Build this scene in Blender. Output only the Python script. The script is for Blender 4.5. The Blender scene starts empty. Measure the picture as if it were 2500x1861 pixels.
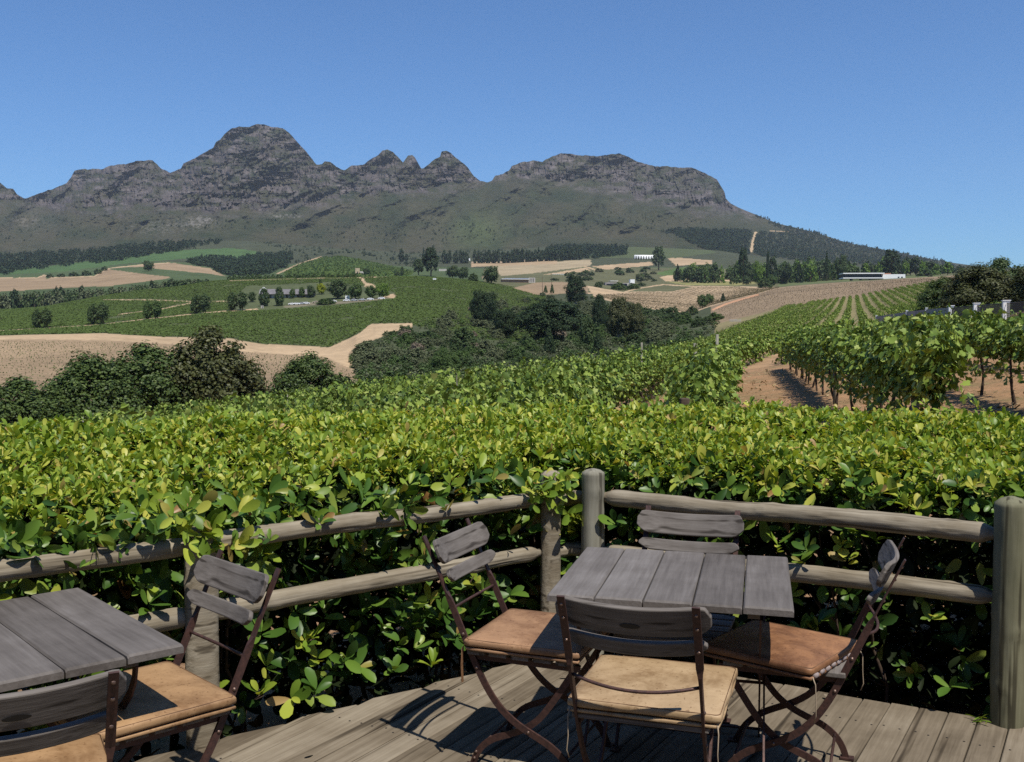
import bpy, math
import numpy as np
from mathutils import Vector, Matrix

R = np.random.default_rng(11)
SC = bpy.context.scene
COL = SC.collection
FPX, H, HZ = 2430.0, 1.61, 825.0           # focal length in photo pixels, eye height above deck, horizon row
PITCH = math.atan((930.5 - HZ) / FPX)
CP, SP = math.cos(PITCH), math.sin(PITCH)

# ---------------------------------------------------------------- sight lines
def P(px, py, Y):
    px, py, Y = np.broadcast_arrays(np.asarray(px, float), np.asarray(py, float), np.asarray(Y, float))
    t = (930.5 - py) / FPX
    dz = Y * (t * CP - SP) / (CP + t * SP)
    return np.stack([(px - 1250) / FPX * (Y * CP - dz * SP), Y, H + dz], -1)

def G(px, py, z):
    t = (930.5 - py) / FPX
    k = (t * CP - SP) / (CP + t * SP)
    return P(px, py, (z - H) / k)

def y_of(Y, z):
    return 930.5 - FPX * (Y * SP + (z - H) * CP) / (Y * CP - (z - H) * SP)

# ---------------------------------------------------------------- noise
def _hash(ix, iy, iz, seed):
    h = (ix.astype(np.int64) * 374761393 + iy.astype(np.int64) * 668265263 + iz.astype(np.int64) * 2147483647 + seed * 1274126177) & 0xFFFFFFFF
    h = ((h ^ (h >> 13)) * 1274126177) & 0xFFFFFFFF
    h = ((h ^ (h >> 16)) * 2246822519) & 0xFFFFFFFF
    return ((h ^ (h >> 15)) & 0xFFFFFF) / float(0xFFFFFF)

def vnoise(x, y, z=0.0, seed=0):
    x, y, z = np.broadcast_arrays(np.asarray(x, float), np.asarray(y, float), np.asarray(z, float))
    ix, iy, iz = np.floor(x), np.floor(y), np.floor(z)
    fx, fy, fz = x - ix, y - iy, z - iz
    fx, fy, fz = [f * f * f * (f * (f * 6 - 15) + 10) for f in (fx, fy, fz)]
    o = 0
    for a in (0, 1):
        for b in (0, 1):
            for c in (0, 1):
                o = o + _hash(ix + a, iy + b, iz + c, seed) * (fx if a else 1 - fx) * (fy if b else 1 - fy) * (fz if c else 1 - fz)
    return o * 2 - 1

def fbm(x, y, z=0.0, oct=4, seed=0, gain=0.5):
    s, a, f, n = 0, 1.0, 1.0, 0.0
    for i in range(oct):
        s = s + a * vnoise(np.asarray(x) * f, np.asarray(y) * f, np.asarray(z) * f, seed + i * 7)
        n += a; a *= gain; f *= 2.03
    return s / n

def sstep(a, b, x):
    t = np.clip((np.asarray(x, float) - a) / (b - a), 0, 1)
    return t * t * (3 - 2 * t)

def unit(v):
    return v / np.maximum(np.linalg.norm(v, axis=-1, keepdims=True), 1e-9)

# ---------------------------------------------------------------- meshes
class MB:
    """collects vertices and faces (numpy) of ONE object"""
    def __init__(s): s.V, s.F, s.M, s.n = [], [], [], 0
    def add(s, V, F, m=0):
        V = np.asarray(V, float).reshape(-1, 3)
        if not isinstance(F, list): F = [F]
        for f in F:
            f = np.asarray(f, np.int64)
            s.F.append(f + s.n); s.M.append(np.full(len(f), m, np.int32))
        s.V.append(V); s.n += len(V)
        return s
    def box(s, c, size, Rm=None, m=0):
        x, y, z = [v / 2 for v in size]
        V = np.array([[-x,-y,-z],[x,-y,-z],[x,y,-z],[-x,y,-z],[-x,-y,z],[x,-y,z],[x,y,z],[-x,y,z]])
        if Rm is not None: V = V @ np.asarray(Rm).T
        return s.add(V + np.asarray(c), np.array([[0,3,2,1],[4,5,6,7],[0,1,5,4],[1,2,6,5],[2,3,7,6],[3,0,4,7]]), m)
    def tube(s, pts, r, n=8, cap=True, m=0, wob=0.0):
        pts = np.asarray(pts, float); k = len(pts)
        r = np.asarray(r, float)
        r2 = r if r.ndim == 2 else None
        r = np.broadcast_to(r, (k,)) if r2 is None else r2.mean(1)
        T = unit(np.gradient(pts, axis=0))
        ref = np.array([0, 0, 1.0]) if abs(T[:, 2]).max() < .95 else np.array([.3, 1.0, .1])
        A = unit(np.cross(T, ref)); B = np.cross(T, A)
        a = np.linspace(0, 2 * np.pi, n, endpoint=False)
        rr = (r[:, None] if r2 is None else r2) * (1 + wob * (R.random((k, n)) - .5))
        V = pts[:, None] + rr[..., None] * (np.cos(a)[None, :, None] * A[:, None] + np.sin(a)[None, :, None] * B[:, None])
        i = np.arange(k - 1)[:, None] * n; j = np.arange(n)[None]; j2 = (j + 1) % n
        F = np.stack([i + j, i + j2, i + n + j2, i + n + j], -1).reshape(-1, 4)
        Fs = [F]
        if cap: Fs += [np.arange(n)[::-1][None], (np.arange(n) + (k - 1) * n)[None]]
        return s.add(V.reshape(-1, 3), Fs, m)
    def sweep(s, pts, A, B, wa, wb, m=0):
        """bar of rectangular section along pts; A, B section axes, wa, wb full widths (per point)"""
        pts = np.asarray(pts, float); k = len(pts)
        A, B = np.broadcast_to(A, (k, 3)), np.broadcast_to(B, (k, 3))
        wa = np.broadcast_to(wa, (k,))[:, None] / 2; wb = np.broadcast_to(wb, (k,))[:, None] / 2
        V = np.stack([pts - A * wa - B * wb, pts + A * wa - B * wb, pts + A * wa + B * wb, pts - A * wa + B * wb], 1)
        i = np.arange(k - 1)[:, None] * 4; j = np.arange(4)[None]; j2 = (j + 1) % 4
        F = np.stack([i + j, i + j2, i + 4 + j2, i + 4 + j], -1).reshape(-1, 4)
        return s.add(V.reshape(-1, 3), [F, np.array([[3, 2, 1, 0]]), np.array([[0, 1, 2, 3]]) + (k - 1) * 4], m)
    def scatter(s, tV, tF, pos, Rm, sc, m=0):
        """copies of a small template at pos (n,3), rotation (n,3,3), scale (n,) or (n,3)"""
        sc = np.asarray(sc, float)
        if sc.ndim == 1: sc = sc[:, None]
        V = np.einsum('nij,nkj->nki', Rm, tV[None] * sc[:, None]) + pos[:, None]
        n, k = len(pos), len(tV)
        Fs = []
        for f in tF:
            f = np.asarray(f)
            Fs.append((f[None] + (np.arange(n) * k)[:, None, None]).reshape(-1, f.shape[1]))
        return s.add(V.reshape(-1, 3), Fs, m)
    def mesh(s, name, mats, smooth=False):
        V = np.concatenate(s.V); me = bpy.data.meshes.new(name)
        idx = np.concatenate([f.ravel() for f in s.F]); tot = np.concatenate([np.full(len(f), f.shape[1]) for f in s.F])
        me.vertices.add(len(V)); me.vertices.foreach_set('co', V.astype(np.float32).ravel())
        me.loops.add(len(idx)); me.loops.foreach_set('vertex_index', idx.astype(np.int32))
        me.polygons.add(len(tot))
        me.polygons.foreach_set('loop_start', np.concatenate([[0], np.cumsum(tot)[:-1]]).astype(np.int32))
        me.polygons.foreach_set('loop_total', tot.astype(np.int32))
        for m in (mats if isinstance(mats, (list, tuple)) else [mats]): me.materials.append(m)
        me.polygons.foreach_set('material_index', np.concatenate(s.M))
        me.polygons.foreach_set('use_smooth', np.full(len(tot), bool(smooth)))
        me.update(calc_edges=True); me.validate(clean_customdata=False)
        return me
    def build(s, name, mats, parent=None, smooth=False):
        return link(name, s.mesh(name, mats, smooth), parent)

def link(name, data, parent=None):
    o = bpy.data.objects.new(name, data); COL.objects.link(o)
    if parent is not None: o.parent = parent
    return o

def tag(o, label=None, cat=None, group=None, kind=None):
    if label: o['label'] = label
    if cat: o['category'] = cat
    if group: o['group'] = group
    if kind: o['kind'] = kind
    return o

def thing(name, label, cat, loc=(0, 0, 0), rz=0.0, group=None):
    o = bpy.data.objects.new(name, None); COL.objects.link(o)
    o.location = tuple(float(v) for v in loc); o.rotation_euler = (0, 0, rz); o.empty_display_size = .1
    return tag(o, label, cat, group)

def bevel(o, w=.004, seg=2):
    m = o.modifiers.new('b', 'BEVEL'); m.width = w; m.segments = seg; m.limit_method = 'ANGLE'; m.angle_limit = math.radians(40)
    return o

def frames(nrm, up_bias=None, roll=None):
    """rotation matrices whose z axis is nrm and whose y axis is a random (or given) direction in the plane"""
    z = unit(nrm)
    r = R.normal(size=z.shape) if up_bias is None else up_bias
    y = unit(r - (r * z).sum(-1, keepdims=True) * z)
    x = np.cross(y, z)
    return np.stack([x, y, z], -1)

# ---------------------------------------------------------------- materials
def new_mat(name):
    m = bpy.data.materials.new(name); m.use_nodes = True
    nt = m.node_tree; b = nt.nodes['Principled BSDF']
    return m, nt, b

def nd(nt, typ, **kw):
    n = nt.nodes.new(typ)
    for k, v in kw.items():
        if k.startswith('_'): setattr(n, k[1:], v)
        else: n.inputs[k.replace('__', ' ')].default_value = v
    return n

def ramp(nt, src, stops):
    r = nt.nodes.new('ShaderNodeValToRGB'); nt.links.new(src, r.inputs[0])
    e = r.color_ramp.elements
    while len(e) < len(stops): e.new(.5)
    for el, (p, c) in zip(e, stops): el.position = p; el.color = (*c, 1)
    return r

def leaf_mat(name, stops, rough=.45, spec=.35, transl=.3, tcol=None, vary=1.0):
    m, nt, b = new_mat(name); L = nt.links
    g = nt.nodes.new('ShaderNodeNewGeometry')
    r = ramp(nt, g.outputs['Random Per Island'], stops)
    L.new(r.outputs[0], b.inputs['Base Color'])
    b.inputs['Roughness'].default_value = rough; b.inputs['Specular IOR Level'].default_value = spec
    if transl > 0:
        t = nt.nodes.new('ShaderNodeBsdfTranslucent'); mx = nt.nodes.new('ShaderNodeMixShader'); mx.inputs[0].default_value = transl
        hs = nd(nt, 'ShaderNodeMix', _data_type='RGBA', _blend_type='MULTIPLY'); hs.inputs[0].default_value = 1
        L.new(r.outputs[0], hs.inputs[6]); hs.inputs[7].default_value = (*(tcol or (1.25, 1.15, .5)), 1)
        L.new(hs.outputs[2], t.inputs[0]); L.new(b.outputs[0], mx.inputs[1]); L.new(t.outputs[0], mx.inputs[2])
        L.new(mx.outputs[0], nt.nodes['Material Output'].inputs[0])
    return m

def wood_mat(name, c0, c1, c2, axis=1, scale=1.0, rough=.8, bump=.25, crack=True, island=.25):
    """weathered timber: grain stretched along the local axis"""
    m, nt, b = new_mat(name); L = nt.links
    tc = nt.nodes.new('ShaderNodeTexCoord'); mp = nt.nodes.new('ShaderNodeMapping')
    s = [60 * scale] * 3; s[axis] = 3.2 * scale
    mp.inputs['Scale'].default_value = s; L.new(tc.outputs['Object'], mp.inputs['Vector'])
    n1 = nd(nt, 'ShaderNodeTexNoise', Scale=1.0, Detail=6.0, Roughness=.65); L.new(mp.outputs[0], n1.inputs['Vector'])
    n2 = nd(nt, 'ShaderNodeTexNoise', Scale=5.0 * scale, Detail=4.0, Roughness=.6); L.new(tc.outputs['Object'], n2.inputs['Vector'])
    g = nt.nodes.new('ShaderNodeNewGeometry')
    a = nd(nt, 'ShaderNodeMath', _operation='MULTIPLY_ADD'); a.inputs[1].default_value = .55; L.new(n1.outputs[0], a.inputs[0])
    a2 = nd(nt, 'ShaderNodeMath', _operation='MULTIPLY'); a2.inputs[1].default_value = .45; L.new(n2.outputs[0], a2.inputs[0]); L.new(a2.outputs[0], a.inputs[2])
    a3 = nd(nt, 'ShaderNodeMath', _operation='MULTIPLY_ADD'); a3.inputs[1].default_value = island; L.new(g.outputs['Random Per Island'], a3.inputs[0])
    a4 = nd(nt, 'ShaderNodeMath', _operation='SUBTRACT'); L.new(a.outputs[0], a4.inputs[0]); a4.inputs[1].default_value = island / 2
    L.new(a4.outputs[0], a3.inputs[2])
    r = ramp(nt, a3.outputs[0], [(.28, c0), (.5, c1), (.72, c2)])
    out = r.outputs[0]
    if crack:
        mp2 = nt.nodes.new('ShaderNodeMapping'); s2 = [38 * scale] * 3; s2[axis] = 1.1 * scale; mp2.inputs['Scale'].default_value = s2
        L.new(tc.outputs['Object'], mp2.inputs['Vector'])
        v = nd(nt, 'ShaderNodeTexNoise', Scale=1.0, Detail=2.0); L.new(mp2.outputs[0], v.inputs['Vector'])
        cr = ramp(nt, v.outputs[0], [(.33, (.16, .14, .12)), (.375, (.6, .58, .55)), (.42, (1, 1, 1))])
        mx = nd(nt, 'ShaderNodeMix', _data_type='RGBA', _blend_type='MULTIPLY'); mx.inputs[0].default_value = .8
        L.new(out, mx.inputs[6]); L.new(cr.outputs[0], mx.inputs[7]); out = mx.outputs[2]
    L.new(out, b.inputs['Base Color'])
    b.inputs['Roughness'].default_value = rough; b.inputs['Specular IOR Level'].default_value = .25
    bp = nd(nt, 'ShaderNodeBump', Strength=bump, Distance=.004); L.new(n1.outputs[0], bp.inputs['Height']); L.new(bp.outputs[0], b.inputs['Normal'])
    return m

def plain_mat(name, c, rough=.6, spec=.4, metal=0, var=.25, scale=20.0, c2=None, bump=0.0):
    m, nt, b = new_mat(name); L = nt.links
    tc = nt.nodes.new('ShaderNodeTexCoord')
    n = nd(nt, 'ShaderNodeTexNoise', Scale=scale, Detail=5.0, Roughness=.65); L.new(tc.outputs['Object'], n.inputs['Vector'])
    c2 = c2 or tuple(v * (1 - var) for v in c)
    r = ramp(nt, n.outputs[0], [(.35, c2), (.62, c)]); L.new(r.outputs[0], b.inputs['Base Color'])
    b.inputs['Roughness'].default_value = rough; b.inputs['Specular IOR Level'].default_value = spec; b.inputs['Metallic'].default_value = metal
    if bump:
        bp = nd(nt, 'ShaderNodeBump', Strength=bump, Distance=.003); L.new(n.outputs[0], bp.inputs['Height']); L.new(bp.outputs[0], b.inputs['Normal'])
    return m

def cover_mat(name, nscale, amt=.35, rough=.95, bump=0.0, bdist=1.0, fine=None):
    """colour of the land cover stored per vertex, broken up with noise"""
    m, nt, b = new_mat(name); L = nt.links
    at = nt.nodes.new('ShaderNodeAttribute'); at.attribute_name = 'cover'
    tc = nt.nodes.new('ShaderNodeTexCoord')
    n = nd(nt, 'ShaderNodeTexNoise', Scale=nscale, Detail=8.0, Roughness=.7); L.new(tc.outputs['Object'], n.inputs['Vector'])
    r = ramp(nt, n.outputs[0], [(.3, (1 - amt,) * 3), (.7, (1 + amt,) * 3)])
    mx = nd(nt, 'ShaderNodeMix', _data_type='RGBA', _blend_type='MULTIPLY'); mx.inputs[0].default_value = 1
    L.new(at.outputs['Color'], mx.inputs[6]); L.new(r.outputs[0], mx.inputs[7]); L.new(mx.outputs[2], b.inputs['Base Color'])
    b.inputs['Roughness'].default_value = rough; b.inputs['Specular IOR Level'].default_value = .1
    if bump:
        n2 = nd(nt, 'ShaderNodeTexNoise', Scale=fine or nscale * 3, Detail=6.0, Roughness=.7); L.new(tc.outputs['Object'], n2.inputs['Vector'])
        bp = nd(nt, 'ShaderNodeBump', Strength=bump, Distance=bdist); L.new(n2.outputs[0], bp.inputs['Height']); L.new(bp.outputs[0], b.inputs['Normal'])
    return m

def set_cover(me, C):
    a = me.color_attributes.new('cover', 'FLOAT_COLOR', 'POINT')
    a.data.foreach_set('color', np.concatenate([C, np.ones((len(C), 1))], 1).astype(np.float32).ravel())

M = {}
g3 = lambda a, b, c: [(0.0, a), (.5, b), (1.0, c)]
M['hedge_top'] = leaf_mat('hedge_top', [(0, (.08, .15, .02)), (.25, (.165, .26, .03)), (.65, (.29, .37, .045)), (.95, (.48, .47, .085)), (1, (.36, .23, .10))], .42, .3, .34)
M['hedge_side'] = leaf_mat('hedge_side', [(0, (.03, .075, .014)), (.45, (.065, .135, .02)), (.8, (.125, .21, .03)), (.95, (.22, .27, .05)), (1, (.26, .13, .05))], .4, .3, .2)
M['hedge_shade'] = leaf_mat('hedge_shade', g3((.008, .012, .005), (.012, .02, .006), (.018, .03, .008)), .6, .15, 0)  # near-black leaf colour imitates the shade inside the hedge
M['vine'] = leaf_mat('vine', [(0, (.045, .08, .014)), (.4, (.12, .185, .028)), (.8, (.22, .29, .05)), (1, (.30, .34, .10))], .55, .2, .12)
M['vine_far'] = leaf_mat('vine_far', g3((.06, .11, .025), (.10, .165, .035), (.16, .23, .055)), .6, .2, .3)
M['vine_hill'] = leaf_mat('vine_hill', g3((.064, .096, .028), (.080, .117, .032), (.098, .14, .040)), .85, .05, .2)
M['young_vine'] = leaf_mat('young_vine', g3((.05, .07, .025), (.07, .10, .03), (.10, .12, .04)), .7, .1, .1)
M['leaf_front'] = leaf_mat('leaf_front', g3((.032, .055, .014), (.055, .088, .02), (.085, .12, .028)), .5, .25, .15)
M['leaf_olive'] = leaf_mat('leaf_olive', g3((.04, .048, .016), (.06, .068, .02), (.088, .095, .028)), .5, .3, .2)
M['leaf_dark'] = leaf_mat('leaf_dark', g3((.032, .058, .018), (.052, .084, .025), (.078, .112, .035)), .55, .25, .15)
M['leaf_mid'] = leaf_mat('leaf_mid', g3((.04, .075, .02), (.065, .11, .026), (.09, .14, .035)), .55, .25, .2)
M['leaf_bright'] = leaf_mat('leaf_bright', g3((.08, .14, .025), (.12, .2, .03), (.16, .25, .04)), .5, .25, .3)
M['leaf_grey'] = leaf_mat('leaf_grey', g3((.072, .088, .044), (.10, .12, .058), (.135, .152, .078)), .7, .15, .1)
M['leaf_pine'] = leaf_mat('leaf_pine', g3((.014, .03, .013), (.024, .045, .016), (.04, .062, .02)), .6, .2, .1)
M['leaf_yellow'] = leaf_mat('leaf_yellow', g3((.2, .24, .02), (.28, .32, .025), (.34, .36, .03)), .5, .2, .3)
M['leaf_forest'] = leaf_mat('leaf_forest', g3((.02, .038, .02), (.03, .052, .025), (.042, .066, .03)), .7, .1, .1)
M['leaf_dry'] = leaf_mat('leaf_dry', g3((.15, .12, .09), (.19, .155, .115), (.24, .195, .14)), .7, .1, .1)
M['bark'] = plain_mat('bark', (.10, .075, .055), .9, .1, 0, .5, 14)
M['bark_pale'] = plain_mat('bark_pale', (.42, .38, .32), .85, .1, 0, .4, 6)
M['vine_wood'] = plain_mat('vine_wood', (.085, .06, .045), .9, .15, 0, .55, 30, bump=.4)
M['table_wood'] = wood_mat('table_wood', (.068, .059, .052), (.120, .107, .097), (.182, .167, .156), 1, .8, .75, .4, False, .42)
M['slat_wood'] = wood_mat('slat_wood', (.085, .073, .063), (.152, .136, .122), (.228, .208, .192), 0, 1.0, .8, .4)
M['rail_wood'] = wood_mat('rail_wood', (.085, .066, .045), (.18, .15, .105), (.29, .255, .195), 0, .8, .9, .9)
M['post_wood'] = wood_mat('post_wood', (.105, .10, .075), (.19, .18, .14), (.285, .275, .225), 2, .8, .85, .5)
M['post_green'] = wood_mat('post_green', (.07, .072, .04), (.125, .122, .074), (.185, .178, .115), 2, .8, .85, .4)
M['deck_wood'] = wood_mat('deck_wood', (.085, .066, .044), (.16, .13, .092), (.245, .208, .155), 1, .7, .9, .6, True, .30)
M['deck_under'] = plain_mat('deck_under', (.07, .055, .04), .9, .1)
def leather_mat(name, c, cd):
    """worn hide: blotches, dark specks, creases"""
    m, nt, b = new_mat(name); L = nt.links; tc = nt.nodes.new('ShaderNodeTexCoord')
    def noise(sc, det, ro=.65):
        n = nd(nt, 'ShaderNodeTexNoise', Scale=sc, Detail=det, Roughness=ro, Distortion=.4); L.new(tc.outputs['Object'], n.inputs['Vector']); return n.outputs[0]
    a = ramp(nt, noise(7, 8, .7), [(.32, cd), (.5, tuple((x + y) / 2 for x, y in zip(c, cd))), (.66, c)])
    sp = ramp(nt, noise(70, 3), [(.30, (.45, .38, .32)), (.40, (1, 1, 1))]); st = ramp(nt, noise(3.2, 5, .8), [(.36, (.62, .55, .48)), (.5, (1, 1, 1))])
    o = a.outputs[0]
    for q in (sp, st):
        mx = nd(nt, 'ShaderNodeMix', _data_type='RGBA', _blend_type='MULTIPLY'); mx.inputs[0].default_value = .85
        L.new(o, mx.inputs[6]); L.new(q.outputs[0], mx.inputs[7]); o = mx.outputs[2]
    L.new(o, b.inputs['Base Color']); b.inputs['Roughness'].default_value = .55; b.inputs['Specular IOR Level'].default_value = .35
    b1 = nd(nt, 'ShaderNodeBump', Strength=.35, Distance=.004); L.new(noise(16, 4), b1.inputs['Height'])
    b2 = nd(nt, 'ShaderNodeBump', Strength=.3, Distance=.001); L.new(noise(260, 3), b2.inputs['Height']); L.new(b1.outputs[0], b2.inputs['Normal']); L.new(b2.outputs[0], b.inputs['Normal'])
    return m
M['nail'] = plain_mat('nail', (.05, .045, .045), .6, .4, .6, .2)
M['rust'] = plain_mat('rust', (.085, .042, .034), .55, .45, .35, .45, 60, (.045, .026, .024), .3)
M['rivet'] = plain_mat('rivet', (.22, .15, .12), .4, .5, .8, .3, 40)
M['steel'] = plain_mat('steel', (.5, .48, .45), .35, .5, .9, .3, 40)
M['tan_leather'] = leather_mat('tan_leather', (0.4, 0.285, 0.165), (0.27, 0.18, 0.095))
M['orange_leather'] = leather_mat('orange_leather', (0.36, 0.222, 0.112), (0.23, 0.135, 0.065))
M['brown_leather'] = leather_mat('brown_leather', (0.31, 0.155, 0.072), (0.13, 0.06, 0.03))
M['russet_leather'] = leather_mat('russet_leather', (0.335, 0.195, 0.105), (0.20, 0.108, 0.058))
M['row_brown'] = leaf_mat('row_brown', g3((.10, .085, .05), (.14, .115, .065), (.18, .15, .085)), .9, .1, .05)
M['field_line'] = leaf_mat('field_line', g3((.13, .105, .07), (.165, .13, .085), (.20, .155, .10)), .9, .1, .05)
M['litter'] = leaf_mat('litter', g3((.16, .12, .07), (.26, .2, .11), (.36, .29, .17)), .9, .1, .1)
M['thread'] = plain_mat('thread', (.16, .09, .05), .7, .2)
M['foam'] = plain_mat('foam', (.30, .25, .24), .9, .1, 0, .4, 60)
M['cord'] = plain_mat('cord', (.34, .27, .19), .8, .2)
M['wall_grey'] = plain_mat('wall_grey', (.30, .27, .265), .9, .1, 0, .2, .4)
M['white_paint'] = plain_mat('white_paint', (.78, .77, .74), .7, .3, 0, .08, 1)
M['pale_wall'] = plain_mat('pale_wall', (.46, .42, .37), .85, .2, 0, .2, 1)
M['stone_wall'] = plain_mat('stone_wall', (.48, .38, .25), .9, .1, 0, .3, .6)
M['brick_wall'] = plain_mat('brick_wall', (.34, .20, .13), .9, .1, 0, .3, .7)
M['grey_roof'] = plain_mat('grey_roof', (.17, .16, .165), .9, .1, 0, .25, .5)
M['blue_roof'] = plain_mat('blue_roof', (.10, .13, .19), .5, .4, 0, .2, .5)
M['red_roof'] = plain_mat('red_roof', (.35, .16, .10), .8, .2, 0, .2, .5)
M['glass'] = plain_mat('glass', (.015, .018, .022), .25, .2, 0, .1, 1)
M['black_metal'] = plain_mat('black_metal', (.012, .012, .013), .5, .4, 0, .1)
M['tyre'] = plain_mat('tyre', (.02, .02, .02), .9, .1)
M['car_white'] = plain_mat('car_white', (.8, .8, .8), .3, .5, 0, .03)
M['car_silver'] = plain_mat('car_silver', (.5, .5, .52), .3, .5, .5, .03)
M['car_tan'] = plain_mat('car_tan', (.42, .35, .26), .35, .5, .1, .03)
# ================================================================ terrain
def near_z(X, Y):
    X, Y = np.asarray(X, float), np.asarray(Y, float)
    return -.27 + .121 * X - .023 * Y + .05 * fbm(X * .35, Y * .35, 0, 3, 5) - .10 * sstep(6.5, 3.5, Y)

PXS = np.arange(-900, 3402, 3.0)
def nodes(s):
    a = np.array([[float(v) for v in t.split(':')] for t in s.split()])
    y = np.interp(PXS, a[:, 0], a[:, 1])
    k = np.exp(-.5 * (np.arange(-12, 13) / 4.5) ** 2); k /= k.sum()
    return np.convolve(np.pad(y, 12, 'edge'), k, 'valid')
def flat(v): return np.full(len(PXS), float(v))

KY, Ky = [], []
def curve(Y, y): KY.append(Y if isinstance(Y, np.ndarray) else flat(Y)); Ky.append(y)
def plane_row(Yv, drop):
    z = -.27 - .023 * Yv - drop
    X = (PXS - 1250) / FPX * Yv
    return y_of(Yv, z + .121 * X)
curve(53, plane_row(53., .22))
z1 = nodes('-900:-14 0:-10.3 300:-9.8 600:-9 900:-8.4 1100:-8.2 1300:-6.5 1450:-5 1560:-2.4 1632:-1 1700:-.4 1900:1.1 2100:2.5 2300:3.8 2500:5.2 3400:10')
curve(130, y_of(130., z1))
curve(240, nodes('-900:905 0:886 300:886 600:897 800:892 870:902 1000:906 1100:906 1300:902 1500:885 1600:862 1680:836 1776:808 1829:794 1900:784 2083:766 2263:748 2500:725 3400:640'))
curve(np.interp(PXS, [870, 910, 1010, 1060, 1500, 1776], [380, 430, 430, 390, 390, 430]),
      nodes('-900:830 0:822 72:820 252:816 397:825 562:829 649:843 793:850 850:836 874:818 906:795 1000:791 1100:815 1200:830 1300:838 1500:832 1632:820 1742:793 1776:783 1850:766 1918:747 2083:728 2263:693 2500:690 3400:690'))
curve(530, nodes('-900:805 0:797 300:785 600:775 800:778 1000:750 1100:772 1200:786 1300:788 1500:788 1632:785 1700:776 1742:757 1776:752 1803:743 1918:722 2083:706 2263:685 2500:675 3400:670'))
curve(660, nodes('-900:785 0:775 300:757 600:742 800:735 950:727 1000:715 1100:728 1200:745 1300:762 1400:758 1452:728 1550:750 1679:767 1742:746 1803:729 1895:704 2033:692 2278:678 2500:668 3400:665'))
curve(860, nodes('-900:770 0:756 108:749 216:729 324:710 433:699 523:686 600:683 780:679 997:674 1061:677 1141:684 1213:694 1267:704 1303:719 1370:716 1433:712 1522:728 1600:733 1679:740 1742:735 1803:722 1895:703 2033:691 2278:677.5 2500:664 3400:662'))
curve(1050, nodes('-900:800 0:800 200:780 400:740 523:716 600:705 780:695 997:690 1141:695 1213:699 1303:700 1370:697 1433:699 1522:713 1560:711 1640:711 1705:699 1803:701 1895:701 2033:690 2278:677 2500:662 3400:660'))
curve(1350, nodes('-900:720 0:711 150:703 270:697 400:684 523:682 600:678 900:668 1100:676 1213:680 1303:684 1433:690 1522:697 1610:688 1705:690 1803:692 1895:694 2033:684 2278:672 2500:660 3400:660'))
curve(1800, nodes('-900:690 0:682 150:677 270:662 400:652 550:672 667:668 720:655 800:645 880:655 1000:660 1100:660 1200:668 1303:668 1433:672 1522:678 1610:676 1705:675 1895:678 2033:672 2278:665 2500:660 3400:660'))
curve(2400, nodes('-900:670 0:655 150:650 270:641 400:628 550:630 700:640 790:626 860:625 920:640 1000:645 1200:648 1400:637 1600:637 1750:640 1900:655 2033:660 2278:656 2500:659 3400:660'))
curve(3100, nodes('-900:640 0:622 200:612 400:592 588:587 800:605 1000:618 1200:612 1400:600 1600:605 1750:612 1900:632 2000:645 2186:655 2328:658 2500:660 3400:662'))
NSUB = [30, 34, 36, 44, 36, 40, 20, 30, 30, 26, 26]
TY, Ty = [], []
for i, n in enumerate(NSUB):
    for j in range(n + (1 if i == len(NSUB) - 1 else 0)):
        t = j / n
        Yv = KY[i] * (1 - t) + KY[i + 1] * t
        za = P(PXS, Ky[i], KY[i])[:, 2]; zb = P(PXS, Ky[i + 1], KY[i + 1])[:, 2]
        TY.append(Yv); Ty.append(y_of(Yv, za * (1 - t) + zb * t))
TY, Ty = np.array(TY), np.array(Ty)
Z = P(PXS[None], Ty, TY)[..., 2]
for _ in range(2):                                  # soften the creases between curves, in height
    Z[1:-1] = .25 * Z[:-2] + .5 * Z[1:-1] + .25 * Z[2:]
Xg = (PXS[None] - 1250) / FPX * (TY * CP - (Z - H) * SP)
Z += fbm(Xg / 60, TY / 60, 0, 4, 3) * np.clip((TY - 90) / 150, 0, 1) * np.clip(TY / 900, .25, 1.6) * .9
Ty = y_of(TY, Z)

# skyline of the range, photo pixels
SKY = '''-900:520 -500:470 -200:430 -60:438 0:447 16:459 32:460 41:473 57:485 67:484 97:471 130:461 162:447 174:432 182:417 199:413 215:414 227:411 247:414 264:406 292:401 308:402 333:392 353:392 373:391 383:400 393:412 416:422 436:413 442:412 448:400 466:392 487:380 503:370 521:361 527:347 537:341 547:329 564:315 584:309.6 608:311 616:307 629:303 645:303.5 657:309 689:313 706:325 726:347 746:369 762:388 773:403 787:401 793:394 805:395 815:402 831:414 841:415.5 858:404 880:403 886:403 903:391 923:379 933:367 947:365 959:371 972:385 984:397 996:381 1006:379 1012:383 1020:397 1028:411 1034:410 1049:399 1061:389 1075:383 1077:371 1089:368 1101:373 1110:383 1126:395 1142:409 1158:432 1174:442 1189:446 1201:442 1209:429 1227:426 1243:415 1250:405 1272:397 1300:392 1324:395 1345:383 1369:375 1389:375 1410:379 1458:382 1491:377 1515:375 1535:383 1556:395 1600:406 1629:406 1661:409 1689:409 1710:418 1734:430 1750:438 1760:455 1769:469 1772:485 1784:497 1805:508 1842:523 1899:546 1950:558 1995:569 2071:594 2186:615 2260:630 2328:642 2400:652 2600:656 3400:658'''
mp = np.arange(-900, 3402, 2.0)
def mnodes(s, w=0):
    a = np.array([[float(v) for v in t.split(':')] for t in s.split()])
    y = np.interp(mp, a[:, 0], a[:, 1])
    if w:
        k = np.exp(-.5 * (np.arange(-3 * w, 3 * w + 1) / w) ** 2); k /= k.sum(); y = np.convolve(np.pad(y, 3 * w, 'edge'), k, 'valid')
    return y
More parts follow.
